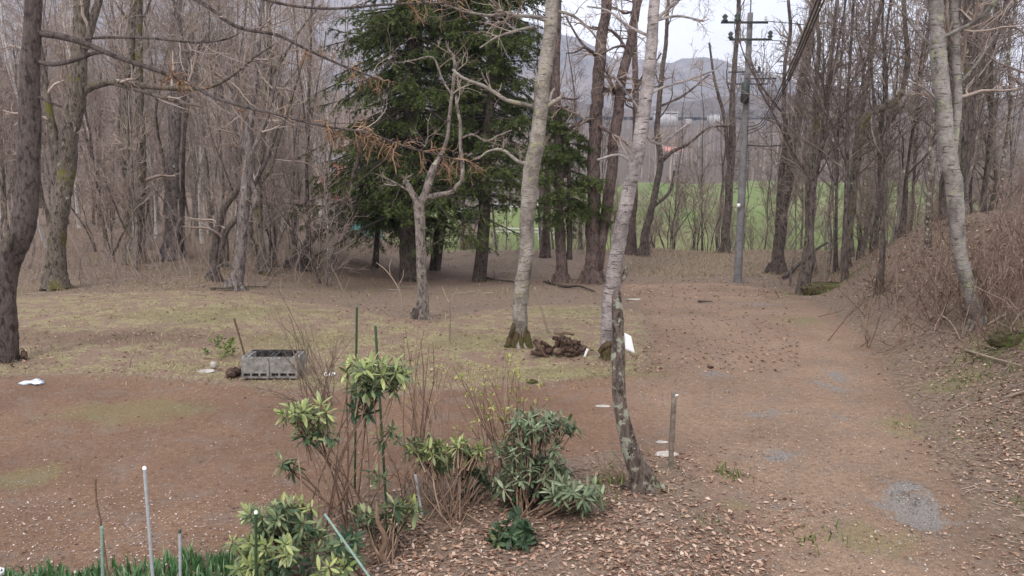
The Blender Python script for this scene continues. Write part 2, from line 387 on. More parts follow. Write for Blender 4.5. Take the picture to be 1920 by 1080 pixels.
def ground_mat():
    m, t, b = newmat('ground', .95)
    v = coords(t)
    def A(n):
        a = t.nodes.new('ShaderNodeAttribute'); a.attribute_name = n; return a.outputs['Fac']
    def math_(op, x, y=None):
        n = t.nodes.new('ShaderNodeMath'); n.operation = op
        for i_, q in ((0, x), (1, y)):
            if q is None: continue
            if isinstance(q, (int, float)): n.inputs[i_].default_value = q
            else: t.links.new(q, n.inputs[i_])
        return n.outputs[0]
    def masked(at, nf, amt=.7, a0=.45, a1=.6):
        s_ = math_('ADD', A(at), math_('MULTIPLY', math_('SUBTRACT', nf, .5), amt)); return thr(t, s_, a0, a1)
    nbig = noise(t, v, .55, 5, .6); nmid = noise(t, v, 2.6, 6, .65); nfine = noise(t, v, 16, 6, .72); nvf = noise(t, v, 60, 4, .7); nsp = noise(t, v, 34, 2, .5)
    mixn = math_('ADD', math_('MULTIPLY', nmid, .6), math_('MULTIPLY', nfine, .4))
    # woodland floor
    c = ramp(t, nfine, [(.3, (.10, .07, .05)), (.5, (.185, .135, .10)), (.7, (.31, .235, .175))])
    c = mixc(t, thr(t, nmid, .56, .68), c, (.17, .125, .10))
    # lawn of straw, moss green and brown
    g = ramp(t, nfine, [(.3, (.14, .11, .06)), (.5, (.255, .215, .12)), (.72, (.39, .34, .215))])
    g = mixc(t, thr(t, nmid, .45, .53), g, ramp(t, nvf, [(.3, (.17, .115, .085)), (.7, (.27, .19, .14))]))
    c = mixc(t, masked('lawn', nmid, 1.7, .42, .62), c, g)
    # bare reddish soil, paler on the trodden track
    s1 = ramp(t, nvf, [(.3, (.122, .073, .049)), (.7, (.265, .170, .118))])
    s2 = ramp(t, nvf, [(.3, (.165, .111, .079)), (.7, (.33, .238, .175))])
    s_ = mixc(t, A('road'), s1, s2)
    s_ = mixc(t, 1.0, s_, ramp(t, nbig, [(.35, (.82, .80, .78)), (.65, (1.15, 1.13, 1.1))]), 'MULTIPLY')
    s_ = mixc(t, math_('MULTIPLY', thr(t, nmid, .50, .66), .5), s_, (.19, .155, .135)); s_ = mixc(t, .7, s_, ramp(t, nfine, [(.35, (.72, .70, .68)), (.65, (1.28, 1.27, 1.25))]), 'MULTIPLY')
    c = mixc(t, masked('soil', nmid, 1.3), c, s_)
    # needle litter under the firs
    c = mixc(t, math_('MULTIPLY', masked('nd', nmid, .6, .3, .7), .8), c, ramp(t, nvf, [(.3, (.115, .07, .055)), (.7, (.20, .13, .10))]))
    c = mixc(t, math_('MULTIPLY', masked('green', mixn, 2.6, .55, .8), .34), c, ramp(t, nvf, [(.3, (.12, .13, .04)), (.7, (.24, .24, .09))]))
    c = mixc(t, math_('MULTIPLY', masked('gravel', mixn, 2.4, .5, .75), .85), c, ramp(t, noise(t, v, 90, 3, .8), [(.35, (.11, .105, .10)), (.5, (.21, .20, .195)), (.68, (.36, .35, .34))]))
    c = mixc(t, math_('MULTIPLY', A('lv'), .7), c, ramp(t, nfine, [(.3, (.14, .095, .07)), (.7, (.30, .22, .17))]))
    c = mixc(t, thr(t, nsp, .70, .73), c, (.42, .36, .31))
    c = mixc(t, thr(t, noise(t, v, 27, 2, .5), .70, .73), c, (.09, .06, .05))
    # the green field, streaked along its rows, and the far woodland
    vs = coords(t, (.25, .02, 1)); fl = ramp(t, noise(t, vs, 1.5, 4), [(.3, (.10, .145, .04)), (.7, (.18, .235, .07))])
    fl = mixc(t, .55, fl, ramp(t, noise(t, coords(t, (.12, .03, 1)), 1, 4), [(.35, (.18, .16, .09)), (.6, (.085, .13, .036))]))
    c = mixc(t, A('far'), c, (.10, .078, .065)); c = mixc(t, A('field'), c, fl)
    t.links.new(c, b.inputs['Base Color'])
    hh = math_('ADD', math_('MULTIPLY', nfine, .7), math_('MULTIPLY', nvf, .3)); bump(t, b, hh, .9, .05)
    return m
M['ground'] = ground_mat()
V, F, cx, fs, ff, AT = build_ground()
def sub_ground(name, sel):
    fsel = F[sel]; used, inv = np.unique(fsel, return_inverse=True)
    mb = MB(); mb.add(V[used], inv.reshape(-1, 4)); o = mb.build(name, M['ground'], smooth=True)
    for k_, a_ in AT.items():
        at = o.data.attributes.new(k_, 'FLOAT', 'POINT'); at.data.foreach_set('value', a_.ravel()[used].astype(np.float32))
    tag(o, kind='structure'); return o
issoil = fs > .5; isfield = ff > .5
tag(sub_ground('ground', ~issoil & ~isfield), 'leaf-strewn woodland ground sloping away to the valley')
tag(sub_ground('dirt_track', issoil), 'reddish bare dirt yard and track curving away between the trees')
tag(sub_ground('green_field', isfield), 'bright green flat field beyond the trees')

# ------------------------------------------------------------------ distant hills
def ridge(name, prof, y0, depth, x0, x1, base, mat, nx=260, ny=40, amp=1, label=''):
    xs = np.linspace(x0, x1, nx); crest = np.interp(xs, prof[:, 0], prof[:, 1])
    crest = crest + amp*(6*np.sin(xs*.011 + 1) + 3.5*np.sin(xs*.031) + 2*np.sin(xs*.083 + 2) + rng.normal(0, .8, nx))
    tt = np.linspace(0, 1.5, ny)
    X = np.repeat(xs[None], ny, 0); T = np.repeat(tt[:, None], nx, 1)
    up = np.where(T < 1, sm(0, 1, T)*.5 + T*.5, 1 - (T - 1)*.9)
    Z = base + (crest[None] - base)*up + amp*5*np.sin(X*.02 + T*9)*np.sin(T*2.1)*(T < 1)
    Y = y0 + depth*T + 40*np.sin(X*.004)
    mb = MB(); idx = np.arange(nx*ny).reshape(ny, nx)
    mb.add(np.stack([X, Y, Z], -1), np.stack([idx[:-1, :-1], idx[:-1, 1:], idx[1:, 1:], idx[1:, :-1]], -1).reshape(-1, 4))
    return tag(mb.build(name, mat, smooth=True), label, kind='structure')
def hillmat(name, stops, sc):
    m, t, b = newmat(name, 1); v = coords(t, (1, 1, 2.2)); n1 = noise(t, v, sc, 8, .7); n2 = noise(t, v, sc*.18, 4, .5)
    c = ramp(t, n1, stops); c = mixc(t, .6, c, ramp(t, n2, [(.35, (.65, .68, .72)), (.65, (1.3, 1.25, 1.2))]), 'MULTIPLY')
    t.links.new(c, b.inputs['Base Color']); bump(t, b, n1, .6, 20); return m
def crestpix(pix, Yd): return np.array([(lambda q: (q[0], q[2]))(P(a, b, Yd)) for a, b in pix])
M['mtn'] = hillmat('mountain_woods', [(.3, (.10, .09, .09)), (.55, (.19, .15, .135)), (.7, (.36, .30, .26))], .012)
M['hill'] = hillmat('hill_woods', [(.3, (.075, .06, .05)), (.6, (.15, .115, .10)), (.75, (.22, .19, .14))], .05)
ridge('mountain', crestpix([(-1200, -180), (-300, -120), (300, -40), (700, -20), (900, 10), (985, 48), (1060, 62), (1150, 100), (1240, 118), (1300, 116), (1345, 112), (1400, 126), (1460, 150), (1560, 178), (1900, 215), (3200, 230)], 2900),
      1700, 1200, -4200, 4300, 40, M['mtn'], amp=1.6, label='hazy blue mountain behind the valley')
ridge('hill', crestpix([(-400, 120), (500, 150), (900, 190), (1150, 205), (1300, 190), (1420, 165), (1500, 172), (1600, 178), (1750, 192), (2000, 205), (2600, 180), (3400, 190)], 1150),
      800, 350, -1500, 2300, 40, M['hill'], amp=.8, label='brown wooded hill across the valley')

# ------------------------------------------------------------------ haze box
mh = bpy.data.materials.new('haze_air'); mh.use_nodes = True; t = mh.node_tree; t.nodes.clear()
vol = t.nodes.new('ShaderNodeVolumePrincipled'); vol.inputs['Color'].default_value = (.70, .79, 1.0, 1); vol.inputs['Density'].default_value = .00028; vol.inputs['Anisotropy'].default_value = .1
ou = t.nodes.new('ShaderNodeOutputMaterial'); t.links.new(vol.outputs[0], ou.inputs['Volume'])
hb = MB(); hb.box((0, 1700, 350), (9400, 3600, 730)); haze = hb.build('haze', mh); tag(haze, 'pale valley haze', kind='stuff')

# ------------------------------------------------------------------ litter, flakes, grass (nobody could count them)
def leaves_mb(xy, size, mat_rnd, tilt=.22, lift=.008, asp=.6, g=rng):
    n = len(xy); z = H(xy[:, 0], xy[:, 1])
    a = g.uniform(0, 6.283, n); ca, sa = np.cos(a), np.sin(a)
    base = np.array([[-.5, 0, .0], [-.1, -.5, .12], [-.1, .5, .12], [.5, 0, .05], [.15, 0, -.12]])
    base = base*np.array([1, asp, 1])
    loc = base[None]*size[:, None, None]*np.stack([np.ones(n), g.uniform(.6, 1.2, n), g.uniform(.1, 1.3, n)], -1)[:, None]
    tx, ty = g.normal(0, tilt, n), g.normal(0, tilt, n)
    zz = loc[..., 2] + loc[..., 0]*tx[:, None] + loc[..., 1]*ty[:, None]
    X = loc[..., 0]*ca[:, None] - loc[..., 1]*sa[:, None]; Yy = loc[..., 0]*sa[:, None] + loc[..., 1]*ca[:, None]
    zz = zz - zz.min(1, keepdims=True) + .002 + lift*g.random(n)[:, None]
    V_ = np.stack([X + xy[:, :1], Yy + xy[:, 1:2], zz + z[:, None]], -1)
    f = np.array([[0, 1, 4], [0, 4, 2], [1, 3, 4], [4, 3, 2]])
    Fm = (np.arange(n)*5)[:, None, None] + f[None]
    return V_.reshape(-1, 3), Fm.reshape(-1, 3), np.repeat(mat_rnd, 5)
def pix_scatter(n, x0, x1, y0, y1, g=rng, pw=1.0):
    py = y0 + (y1 - y0)*g.random(n)**pw
    q, ok = Gv(g.uniform(x0, x1, n), py); return q[ok]
mb = MB()
def litter(q, s0, s1, lo=0., hi=1., **k):
    n = len(q); a, b_, c_ = leaves_mb(q, rng.uniform(s0, s1, n), rng.uniform(lo, hi, n), **k); mb.add(a, b_, 0, c_)
q = pix_scatter(15000, 560, 1700, 840, 1150); d = sdf(LEAVES, q[:, 0], q[:, 1]) + .45*wob(q[:, 0], q[:, 1], 2.6, 5); d = d + .3*wob(q[:, 0], q[:, 1], 7, 2); litter(q[d > rng.normal(.05, .4, len(d))], .014, .066)
q = pix_scatter(5200, 1150, 1950, 560, 1120); q = q[wob(q[:, 0], q[:, 1], 2.2, 8) > rng.normal(.25, .3, len(q))]; litter(q, .010, .04, .0, 1)
q = pix_scatter(19000, 1440, 2080, 400, 1120); d = sdf(SOIL, q[:, 0], q[:, 1]); litter(q[(d < rng.normal(-.25, .35, len(d))) & (wob(q[:, 0], q[:, 1], 1.7, 6) > rng.normal(-.4, .5, len(d)))], .022, .06)
q = pix_scatter(7000, -150, 1500, 470, 700); d = sdf(LAWN, q[:, 0], q[:, 1]); litter(q[(d < .2) | (rng.random(len(d)) < .35)], .035, .075, 0, .8)
q = pix_scatter(2500, 350, 800, 900, 1150); d = sdf(LEAVES, q[:, 0], q[:, 1]); litter(q[d > rng.normal(-.5, .35, len(d))], .02, .055)
q = pix_scatter(5000, 1150, 2080, 380, 560); litter(q, .05, .11)
q = pix_scatter(14000, 560, 1700, 840, 1150); d = sdf(LEAVES, q[:, 0], q[:, 1]) + .45*wob(q[:, 0], q[:, 1], 2.6, 5); litter(q[d > rng.normal(-.1, .4, len(d))], .005, .022, 0, .75)
q = pix_scatter(9000, 1440, 2080, 440, 1120); d = sdf(SOIL, q[:, 0], q[:, 1]); litter(q[d < -.1], .006, .022, 0, .7)
tag(mb.build('leaf_litter', M['leaf']), 'curled dry brown leaves scattered over the ground', kind='stuff')
mb = MB()
q = pix_scatter(4200, -150, 760, 700, 1110, pw=.7); litter(q, .005, .019, .15, .95, asp=.8)
q = pix_scatter(700, -150, 1300, 690, 1090); litter(q, .018, .04, 0, .3, asp=.8)
q = pix_scatter(900, -150, 520, 930, 1090); litter(q, .010, .028, .3, .9, asp=.8)
q = pix_scatter(2400, 1150, 1900, 560, 1110); litter(q, .006, .02, .2, 1, asp=.8)
tag(mb.build('pebbles', M['speck']), 'small pale flakes and dark crumbs on the bare soil', kind='stuff')

# stones on the track and in its gravel patches
def stones(q, s0, s1):
    n = len(q); z = H(q[:, 0], q[:, 1]); r_ = rng.uniform(s0, s1, n)
    u = np.array([[1, 0, 0], [.4, .9, 0], [-.7, .7, 0], [-.9, -.4, 0], [.1, -1, 0], [.8, -.6, 0], [.1, .1, .8]]); V_ = u[None]*r_[:, None, None]*rng.uniform(.65, 1.25, (n, 7, 3)) + np.stack([q[:, 0], q[:, 1], z - .002], -1)[:, None]
    f = np.array([[i, (i + 1) % 6, 6] for i in range(6)]); mb.add(V_.reshape(-1, 3), ((np.arange(n)*7)[:, None, None] + f[None]).reshape(-1, 3), 0, np.repeat(rng.random(n), 7))
mb = MB(); q = pix_scatter(2600, 1150, 1950, 540, 1110); stones(q[sdf(SOIL, q[:, 0], q[:, 1]) > 0], .004, .013)
for a in ((1420, 775, .5, .3, 260), (1550, 790, .35, .25, 200), (1460, 855, .45, .3, 260), (1485, 950, .28, .2, 200), (1705, 955, .26, .5, 500), (1570, 720, .5, .4, 160)):
    c = G(a[0], a[1]); stones(np.c_[c[0] + rng.normal(0, a[2]*.7, a[4]), c[1] + rng.normal(0, a[3]*.7, a[4])], .003, .011)
M['pebble'] = rampmat('pebble', [(0, (.07, .062, .057)), (.6, (.18, .165, .152)), (1, (.36, .34, .32))], .85)
tag(mb.build('track_stones', M['pebble']), 'small grey stones on the track and in its gravel patches', kind='stuff')

def blades(q, h0, h1, wdt, lo, hi, lean=.5, g=rng):
    n = len(q); z = H(q[:, 0], q[:, 1]); a = g.uniform(0, 6.283, n); h = g.uniform(h0, h1, n); le = g.normal(0, lean, (n, 2))*h[:, None]
    px_, py_ = np.cos(a)*wdt*g.uniform(.6, 1.3, n), np.sin(a)*wdt*g.uniform(.6, 1.3, n)
    b0 = np.stack([q[:, 0] - px_, q[:, 1] - py_, z - .01], -1); b1 = np.stack([q[:, 0] + px_, q[:, 1] + py_, z - .01], -1)
    m0 = np.stack([q[:, 0] - px_*.8 + le[:, 0]*.35, q[:, 1] - py_*.8 + le[:, 1]*.35, z + h*.55], -1); m1 = m0 + (b1 - b0)*.8
    tp = np.stack([q[:, 0] + le[:, 0], q[:, 1] + le[:, 1], z + h*g.uniform(.75, 1, n)], -1)
    V_ = np.stack([b0, b1, m1, m0, tp], 1).reshape(-1, 3); o = np.arange(n)[:, None]*5
    return V_, o + np.array([[0, 1, 2, 3]]), o + np.array([[3, 2, 4]]), np.repeat(g.uniform(lo, hi, n), 5)
def grass(name, q, h0, h1, wdt, mat, label, lo=0, hi=1, lean=.5):
    mb = MB(); v_, f4, f3, r_ = blades(q, h0, h1, wdt, lo, hi, lean); mb.add(v_, f4, 0, r_); mb.f.setdefault((3, 0), []).append(f3)
    return tag(mb.build(name, mat), label, kind='stuff')
q = pix_scatter(30000, -150, 1260, 540, 745); d = sdf(LAWN, q[:, 0], q[:, 1]); nzf = wob(q[:, 0], q[:, 1], 1.9, 7)
q = q[(d > rng.normal(0, .25, len(d))) & (nzf > rng.normal(-.25, .5, len(d)))]
grass('dry_grass', q, .01, .05, .006, M['straw'], 'short straw coloured grass mixed with moss on the plot', lean=1.3)
q = pix_scatter(9000, 700, 1990, 440, 1110); nzf = wob(q[:, 0], q[:, 1], 2.3, 9) + .8*wob(q[:, 0], q[:, 1], .9, 3); d = sdf(SOIL, q[:, 0], q[:, 1])
q = q[(nzf > .75) & (d < .3)]; grass('green_grass', q, .02, .07, .006, M['greengrass'], 'small patches of fresh green grass', lean=.8)
q = pix_scatter(14000, -150, 1150, 455, 560); d = sdf(LAWN, q[:, 0], q[:, 1]); q = q[d < 0]
q = q[wob(q[:, 0], q[:, 1], 1.4, 12) > rng.normal(.1, .4, len(q))]; grass('dead_grass', q, .02, .13, .007, M['straw'], 'dead grass at the foot of the woods', .1, .8, lean=.9)
q = pix_scatter(6000, 1180, 1580, 445, 520); d = sdf(SOIL, q[:, 0], q[:, 1]); q = q[d < -.2]
grass('dead_grass', q, .03, .20, .009, M['straw'], 'dead grass and stalks along the far end of the track', .2, .9, lean=.7)

# ------------------------------------------------------------------ hero trees
def seeded(n): return np.random.default_rng(n)
def path(pts, Y, step=.10):
    """pts: (px, py, width_px[, Y]) -> world points and radii, resampled"""
    a = []
    for p_ in pts:
        y_ = p_[3] if len(p_) > 3 else Y
        q = P(p_[0], p_[1], y_); a.append([*q, p_[2]/2*mpp(y_, p_[1])])
    c = catmull(a, step); return c[:, :3], np.maximum(c[:, 3], .003)
def limb(mb, pts, rad, g, sides=9, rough=.05, mat=0): tubes(mb, pts, rad, sides, mat, rnd=.3, rough=rough, rg=g, capend=True)
def twig_levels(mb, Pt, Rd, g, spec, mat=0):
    """spec: list of spawn kwargs per level"""
    cur = (Pt, Rd)
    for sp_ in spec:
        sp_ = dict(sp_); sides = sp_.pop('sides', 3); src = sp_.pop('src', None)
        cur = spawn(*cur, g=g, **sp_); tubes(mb, *cur, sides=sides, mat=mat)
    return cur
def resamp(pts, rad, k):
    i = np.linspace(0, len(pts) - 1, k); lo = np.floor(i).astype(int); hi = np.minimum(lo + 1, len(pts) - 1); u = (i - lo)[:, None]
    return pts[lo]*(1 - u) + pts[hi]*u, rad[lo]*(1 - u[:, 0]) + rad[hi]*u[:, 0]

def hero(name, label, pts, Y, mat, branches=(), auto=None, seed=1, group=None, flare=1.35, rough=.06, sides=18, top=None, twm='twig', twn=3, base=None, fine=True):
    """A tree built from its trunk line. branches: point lists of the limbs; auto: (count, t0, t1, length, angle, up) of extra limbs"""
    g = seeded(seed)
    if top: pts = list(pts) + [top]
    tp, tr = path(pts, Y)
    b0 = tp[0].copy(); b0[2] = float(H(b0[0], b0[1]))
    n = len(tp); hgt = np.linalg.norm(tp - tp[0], axis=1)
    tr = tr*(1 + (flare - 1)*np.exp(-hgt/.22))
    tp = np.vstack([tp[0] - [0, 0, .25], tp]); tr = np.r_[tr[0]*1.1, tr]
    wb = g.normal(0, 1, (len(tp), 2)); k_ = np.ones(9)/9
    wb = np.stack([np.convolve(wb[:, i], k_, 'same') for i in (0, 1)], 1); tp[2:, :2] += wb[2:]*tr[2:, None]*.35
    root = empty(name, b0); tag(root, label, 'tree', group)
    mb = MB(); limb(mb, tp, tr, g, sides, rough); mb.build('trunk', mat, root, True, b0)
    if tr[1] > .12 and name != 'crooked_snag':
        mb = MB(); a0 = g.uniform(0, 6.28)
        for j in range(6):
            an = a0 + j*1.05 + g.normal(0, .15); rr_ = tr[1]; ux, uy = math.cos(an), math.sin(an); pp = []
            for q_, zz, wq in ((.6, .20, .30), (.95, .03, .28), (1.4, -.02, .18), (1.9 + .5*g.random(), -.06, .08)):
                X_, Y_ = b0[0] + ux*rr_*q_, b0[1] + uy*rr_*q_; pp.append([X_, Y_, (float(H(X_, Y_)) if q_ > 1 else b0[2]) + zz*rr_/.15*.7, rr_*wq])
            cc = catmull(pp, .05); limb(mb, cc[:, :3], cc[:, 3], g, 7, .12)
        mb.build('roots', mat, root, True, b0)
    tw = MB(); allb = []
    for bp in branches:
        opts = {}
        if isinstance(bp, dict): opts = bp; bp = bp['p']
        q, r_ = path(bp, Y, .1); mb = MB(); limb(mb, q, r_, g, 8, .07)
        mb.build('branch', opts.get('mat', mat), root, True, b0)
        allb.append((*resamp(q, r_, 14), opts))
    if auto:
        for (cnt, t0, t1, ln, ang, up) in (auto if isinstance(auto, list) else [auto]):
            ap, ar = spawn(tp[None], tr[None], cnt, t0, t1, ln, ang, 10, up, .16, .34, .012, .3, .25, g)
            for i in range(cnt):
                cc = catmull(np.c_[ap[i], ar[i]], .2); mb = MB(); limb(mb, cc[:, :3], cc[:, 3], g, 6, .05); mb.build('branch', mat, root, True, b0)
                allb.append((*resamp(ap[i], ar[i], 14), {}))
    if allb and twn:
        ln0 = {}
        for q, r_, o_ in allb:
            Lb = np.linalg.norm(q[-1] - q[0]); sc = min(1.0, Lb/2.2)
            cur = spawn(q[None], r_[None], int((o_.get('n', 9))*max(.5, sc)), .12, .98, .9*sc + .15, .9, 6, o_.get('up', .12), .2, .5, .0045, .4, .4, g)
            tubes(tw, *cur, sides=4)
            c2 = spawn(*cur, 5, .15, 1, .42*sc + .08, .8, 5, .08, .22, .6, .003, .5, .3, g); tubes(tw, *c2, sides=3)
            if fine and Y < 19: c3 = spawn(*c2, 3, .2, 1, .16, .8, 3, .05, .2, .7, .0025, .6, .2, g); tubes(tw, *c3, sides=3)
        tag(tw.build('twigs', M[twm], root, False, b0), kind='stuff')
    return root, b0

def gy(px, py): return float(G(px, py)[1])
# --- A: leaning dark larch at the far left with a long orange-twigged limb
YA = gy(25, 678)
LA = hero('larch_tree', 'thick dark larch trunk bent low down, at the left edge of the yard', [(8, 678, 41.8), (12, 620, 37.4), (14, 540, 37.4), (22, 480, 41.8), (42, 430, 43.2), (52, 330, 38.9), (54, 230, 37.4), (56, 120, 33.1), (63, 0, 29)], YA, M['larch'],
     branches=[dict(p=[(72, 62, 13), (120, 70, 12), (165, 84, 10), (212, 104, 9), (258, 120, 9), (310, 138, 8), (360, 160, 7.5, YA - .3), (405, 184, 6.5, YA - .6), (470, 203, 6, YA - .9), (520, 215, 5, YA - 1.1), (600, 235, 4.5, YA - 1.3), (690, 250, 4, YA - 1.5), (760, 275, 3.5, YA - 1.7), (820, 290, 3, YA - 1.8), (868, 302, 2.5, YA - 1.9)], n=6),
               dict(p=[(74, 116, 9), (100, 121, 9), (140, 113, 8), (175, 100, 7), (200, 98, 6)], n=2),
               dict(p=[(72, 182, 6), (95, 192, 5), (115, 200, 4)], n=1),
               dict(p=[(68, -60, 12), (180, -52, 11), (290, -30, 9, YA - .4), (370, 0, 8, YA - .7), (440, 48, 7, YA - .9), (520, 66, 6, YA - 1.1), (570, 90, 5, YA - 1.2), (640, 122, 4, YA - 1.3), (715, 150, 3, YA - 1.4)], n=12),
               dict(p=[(66, -140, 12), (260, -90, 9, YA - .6), (420, -30, 7, YA - 1), (520, 5, 5.5, YA - 1.2), (620, 16, 5, YA - 1.4), (730, 8, 4, YA - 1.6), (860, 6, 3, YA - 1.7)], n=10),
               dict(p=[(160, 72, 5), (215, 70, 5), (290, 72, 4.5), (370, 80, 4), (430, 72, 3), (450, 60, 2)], n=6)],
     seed=11, rough=.045, top=(66, -260, 32), twm='twig', flare=1.1)
# orange hanging twigs of the larch limb
tw = MB(); g = seeded(5)
q, r_ = path([(600, 235, 4, YA - 1.3), (690, 250, 4, YA - 1.5), (760, 275, 3.5, YA - 1.7), (820, 290, 3, YA - 1.8), (890, 306, 2.5, YA - 1.9)], YA - 1.6, .1); q, r_ = resamp(q, r_, 12)
cur = spawn(q[None], r_[None], 44, 0, 1, .40, 1.2, 5, -.45, .22, .8, .0026, .5, .1, g); tubes(tw, *cur, sides=3)
c2 = spawn(*cur, 6, .1, 1, .15, .9, 4, -.2, .3, .8, .0020, .6, .2, g); tubes(tw, *c2, sides=3)
q, r_ = path([(440, 205, 4, YA - .8), (560, 222, 4, YA - 1.2), (700, 252, 4, YA - 1.5)], YA, .1); q, r_ = resamp(q, r_, 12)
cur = spawn(q[None], r_[None], 14, 0, 1, .25, 1.2, 4, -.1, .2, .8, .004, .5, .1, g); tubes(tw, *cur, sides=3)
for pl_ in ([(560, 88, 4, YA - 1.2), (640, 122, 4, YA - 1.3), (720, 152, 3, YA - 1.4)], [(740, 6, 4, YA - 1.6), (790, 10, 3, YA - 1.6), (860, 6, 3, YA - 1.7)], [(300, 138, 4), (360, 162, 4, YA - .3)]):
    q, r_ = path(pl_, YA, .1); q, r_ = resamp(q, r_, 8); cur = spawn(q[None], r_[None], 16, 0, 1, .30, 1.2, 5, -.3, .22, .8, .0024, .5, .1, g); tubes(tw, *cur, sides=3)
    c2 = spawn(*cur, 5, .1, 1, .13, .9, 4, -.2, .3, .8, .0020, .6, .2, g); tubes(tw, *c2, sides=3)
tag(tw.build('orange_twigs', M['orange'], LA[0], False, LA[1]), 'orange hanging twigs at the end of the long limb', kind='stuff')
mb = MB(); sp_ = path([(12, 470, 16), (16, 452, 18), (20, 436, 14)], YA - .2, .05); limb(mb, *sp_, seeded(2), 10, .2); mb.build('broken_stub', M['mossy'], LA[0], True, LA[1])['label'] = 'mossy broken stub on the bend'

# --- overhead larch whose drooping limbs cross the top of the picture
YB = 11.0
# --- B: forked mossy tree behind the larch
YC = 19.5
hero('mossy_tree', 'big mossy grey trunk spotted with lichen, just behind the dark larch', [(104, 520, 33), (107, 460, 31), (114, 400, 30), (122, 320, 31), (132, 240, 33), (144, 170, 31), (150, 100, 28), (153, 0, 27)], YC, M['mossy'],
     branches=[dict(p=[(160, 169, 15), (185, 158, 14), (215, 153, 13), (250, 158, 12), (300, 164, 10), (350, 166, 9), (400, 160, 8), (440, 138, 6), (480, 105, 5), (520, 80, 3)], n=12, mat=M['mossy']),
               dict(p=[(215, 157, 9), (270, 172, 8), (330, 190, 6), (380, 200, 4)], n=4),
               dict(p=[(158, 90, 20), (170, 50, 16), (185, 0, 14), (196, -60, 10)], n=6),
               dict(p=[(118, 330, 16), (98, 240, 16), (90, 190, 12), (82, 130, 10), (70, 60, 9)], n=8)], seed=12, top=(156, -330, 34), auto=[(6, .6, .95, 3.2, 1.0, .25)])
# --- further trees of the left wood that stand out
hero('twin_trunk_tree', 'pair of greenish twisted trunks growing from one foot in the left wood', [(248, 478, 25.5), (242, 400, 20.4), (238, 300, 18.7), (236, 180, 17.0), (246, 80, 17.0), (252, 0, 15.3)], 25, M['mossy'],
     branches=[dict(p=[(252, 470, 20), (262, 400, 18), (266, 300, 16), (262, 200, 16), (260, 100, 14), (262, 0, 12), (266, -120, 10)], n=6)], seed=13, top=(262, -160, 14), auto=[(6, .4, .95, 2.8, .9, .3)])
hero('broken_top_tree', 'snapped grey trunk with a jagged forked top in the left wood', [(318, 470, 26), (322, 400, 22), (326, 300, 20), (330, 200, 24), (335, 140, 26), (338, 110, 24), (335, 60, 14), (337, 0, 12)], 26, M['grey'],
     branches=[dict(p=[(340, 125, 20), (355, 100, 18), (372, 80, 18), (386, 64, 12), (390, 58, 6)], n=1), dict(p=[(335, 190, 10), (318, 160, 7), (300, 150, 5)], n=3)], seed=14, top=(340, -120, 9), auto=[(4, .5, .95, 2.0, .9, .2)])
hero('maple_tree', 'pale grey young trunk with a dark hollow at its foot, edge of the left wood', [(438, 541, 26), (447, 500, 22), (455, 420, 20), (461, 340, 20), (464, 290, 18), (468, 230, 14), (478, 150, 10), (486, 60, 8), (490, 0, 6)], gy(438, 541), M['grey'],
     branches=[dict(p=[(464, 330, 8), (480, 370, 8), (470, 400, 6)], n=2), dict(p=[(464, 290, 10), (450, 240, 9), (440, 190, 7), (420, 110, 5)], n=12), dict(p=[(466, 300, 9), (492, 240, 8), (515, 160, 6), (535, 60, 4)], n=12)], seed=15, top=(495, -60, 4), auto=[(8, .4, .95, 1.8, .7, .4)])
hero('curved_tree', 'two dark curved stems sweeping up to the right at the edge of the left wood', [(400, 525, 22), (402, 480, 15), (408, 430, 13), (420, 390, 12), (445, 355, 11), (458, 330, 8)], gy(400, 527), M['dark'],
     branches=[dict(p=[(412, 500, 12), (418, 450, 12), (430, 425, 11), (452, 400, 10), (470, 360, 8), (500, 300, 7), (520, 240, 6), (530, 180, 4)], n=8)], seed=16)
hero('forked_tree', 'dark slim forked trunk in the left wood, between the pale trunk and the leaning stump', [(496, 492, 17), (488, 440, 12), (486, 380, 12), (487, 330, 12), (492, 280, 10), (500, 200, 12), (505, 90, 10), (503, 30, 9)], 24, M['mossy'],
     branches=[dict(p=[(488, 345, 8), (506, 320, 7), (520, 270, 6), (545, 190, 5), (575, 90, 4)], n=14), dict(p=[(503, 150, 6), (530, 110, 5), (560, 60, 4), (600, 10, 3)], n=10), dict(p=[(500, 190, 5), (470, 150, 4), (440, 90, 3)], n=10)], seed=17, top=(500, -120, 7), auto=[(10, .4, .98, 2.4, .8, .35)])
hero('leaning_tree', 'dark bare trunk leaning hard to the right beside the firs', [(550, 502, 26), (556, 482, 22), (572, 462, 18), (590, 442, 15), (612, 422, 12), (630, 408, 10), (650, 370, 7), (668, 310, 6), (690, 240, 4)], gy(550, 503), M['dark'],
     branches=[dict(p=[(612, 422, 6), (612, 370, 5), (618, 300, 4), (630, 220, 3)], n=8)], seed=18, auto=[(5, .4, .95, 1.4, .8, .5)])

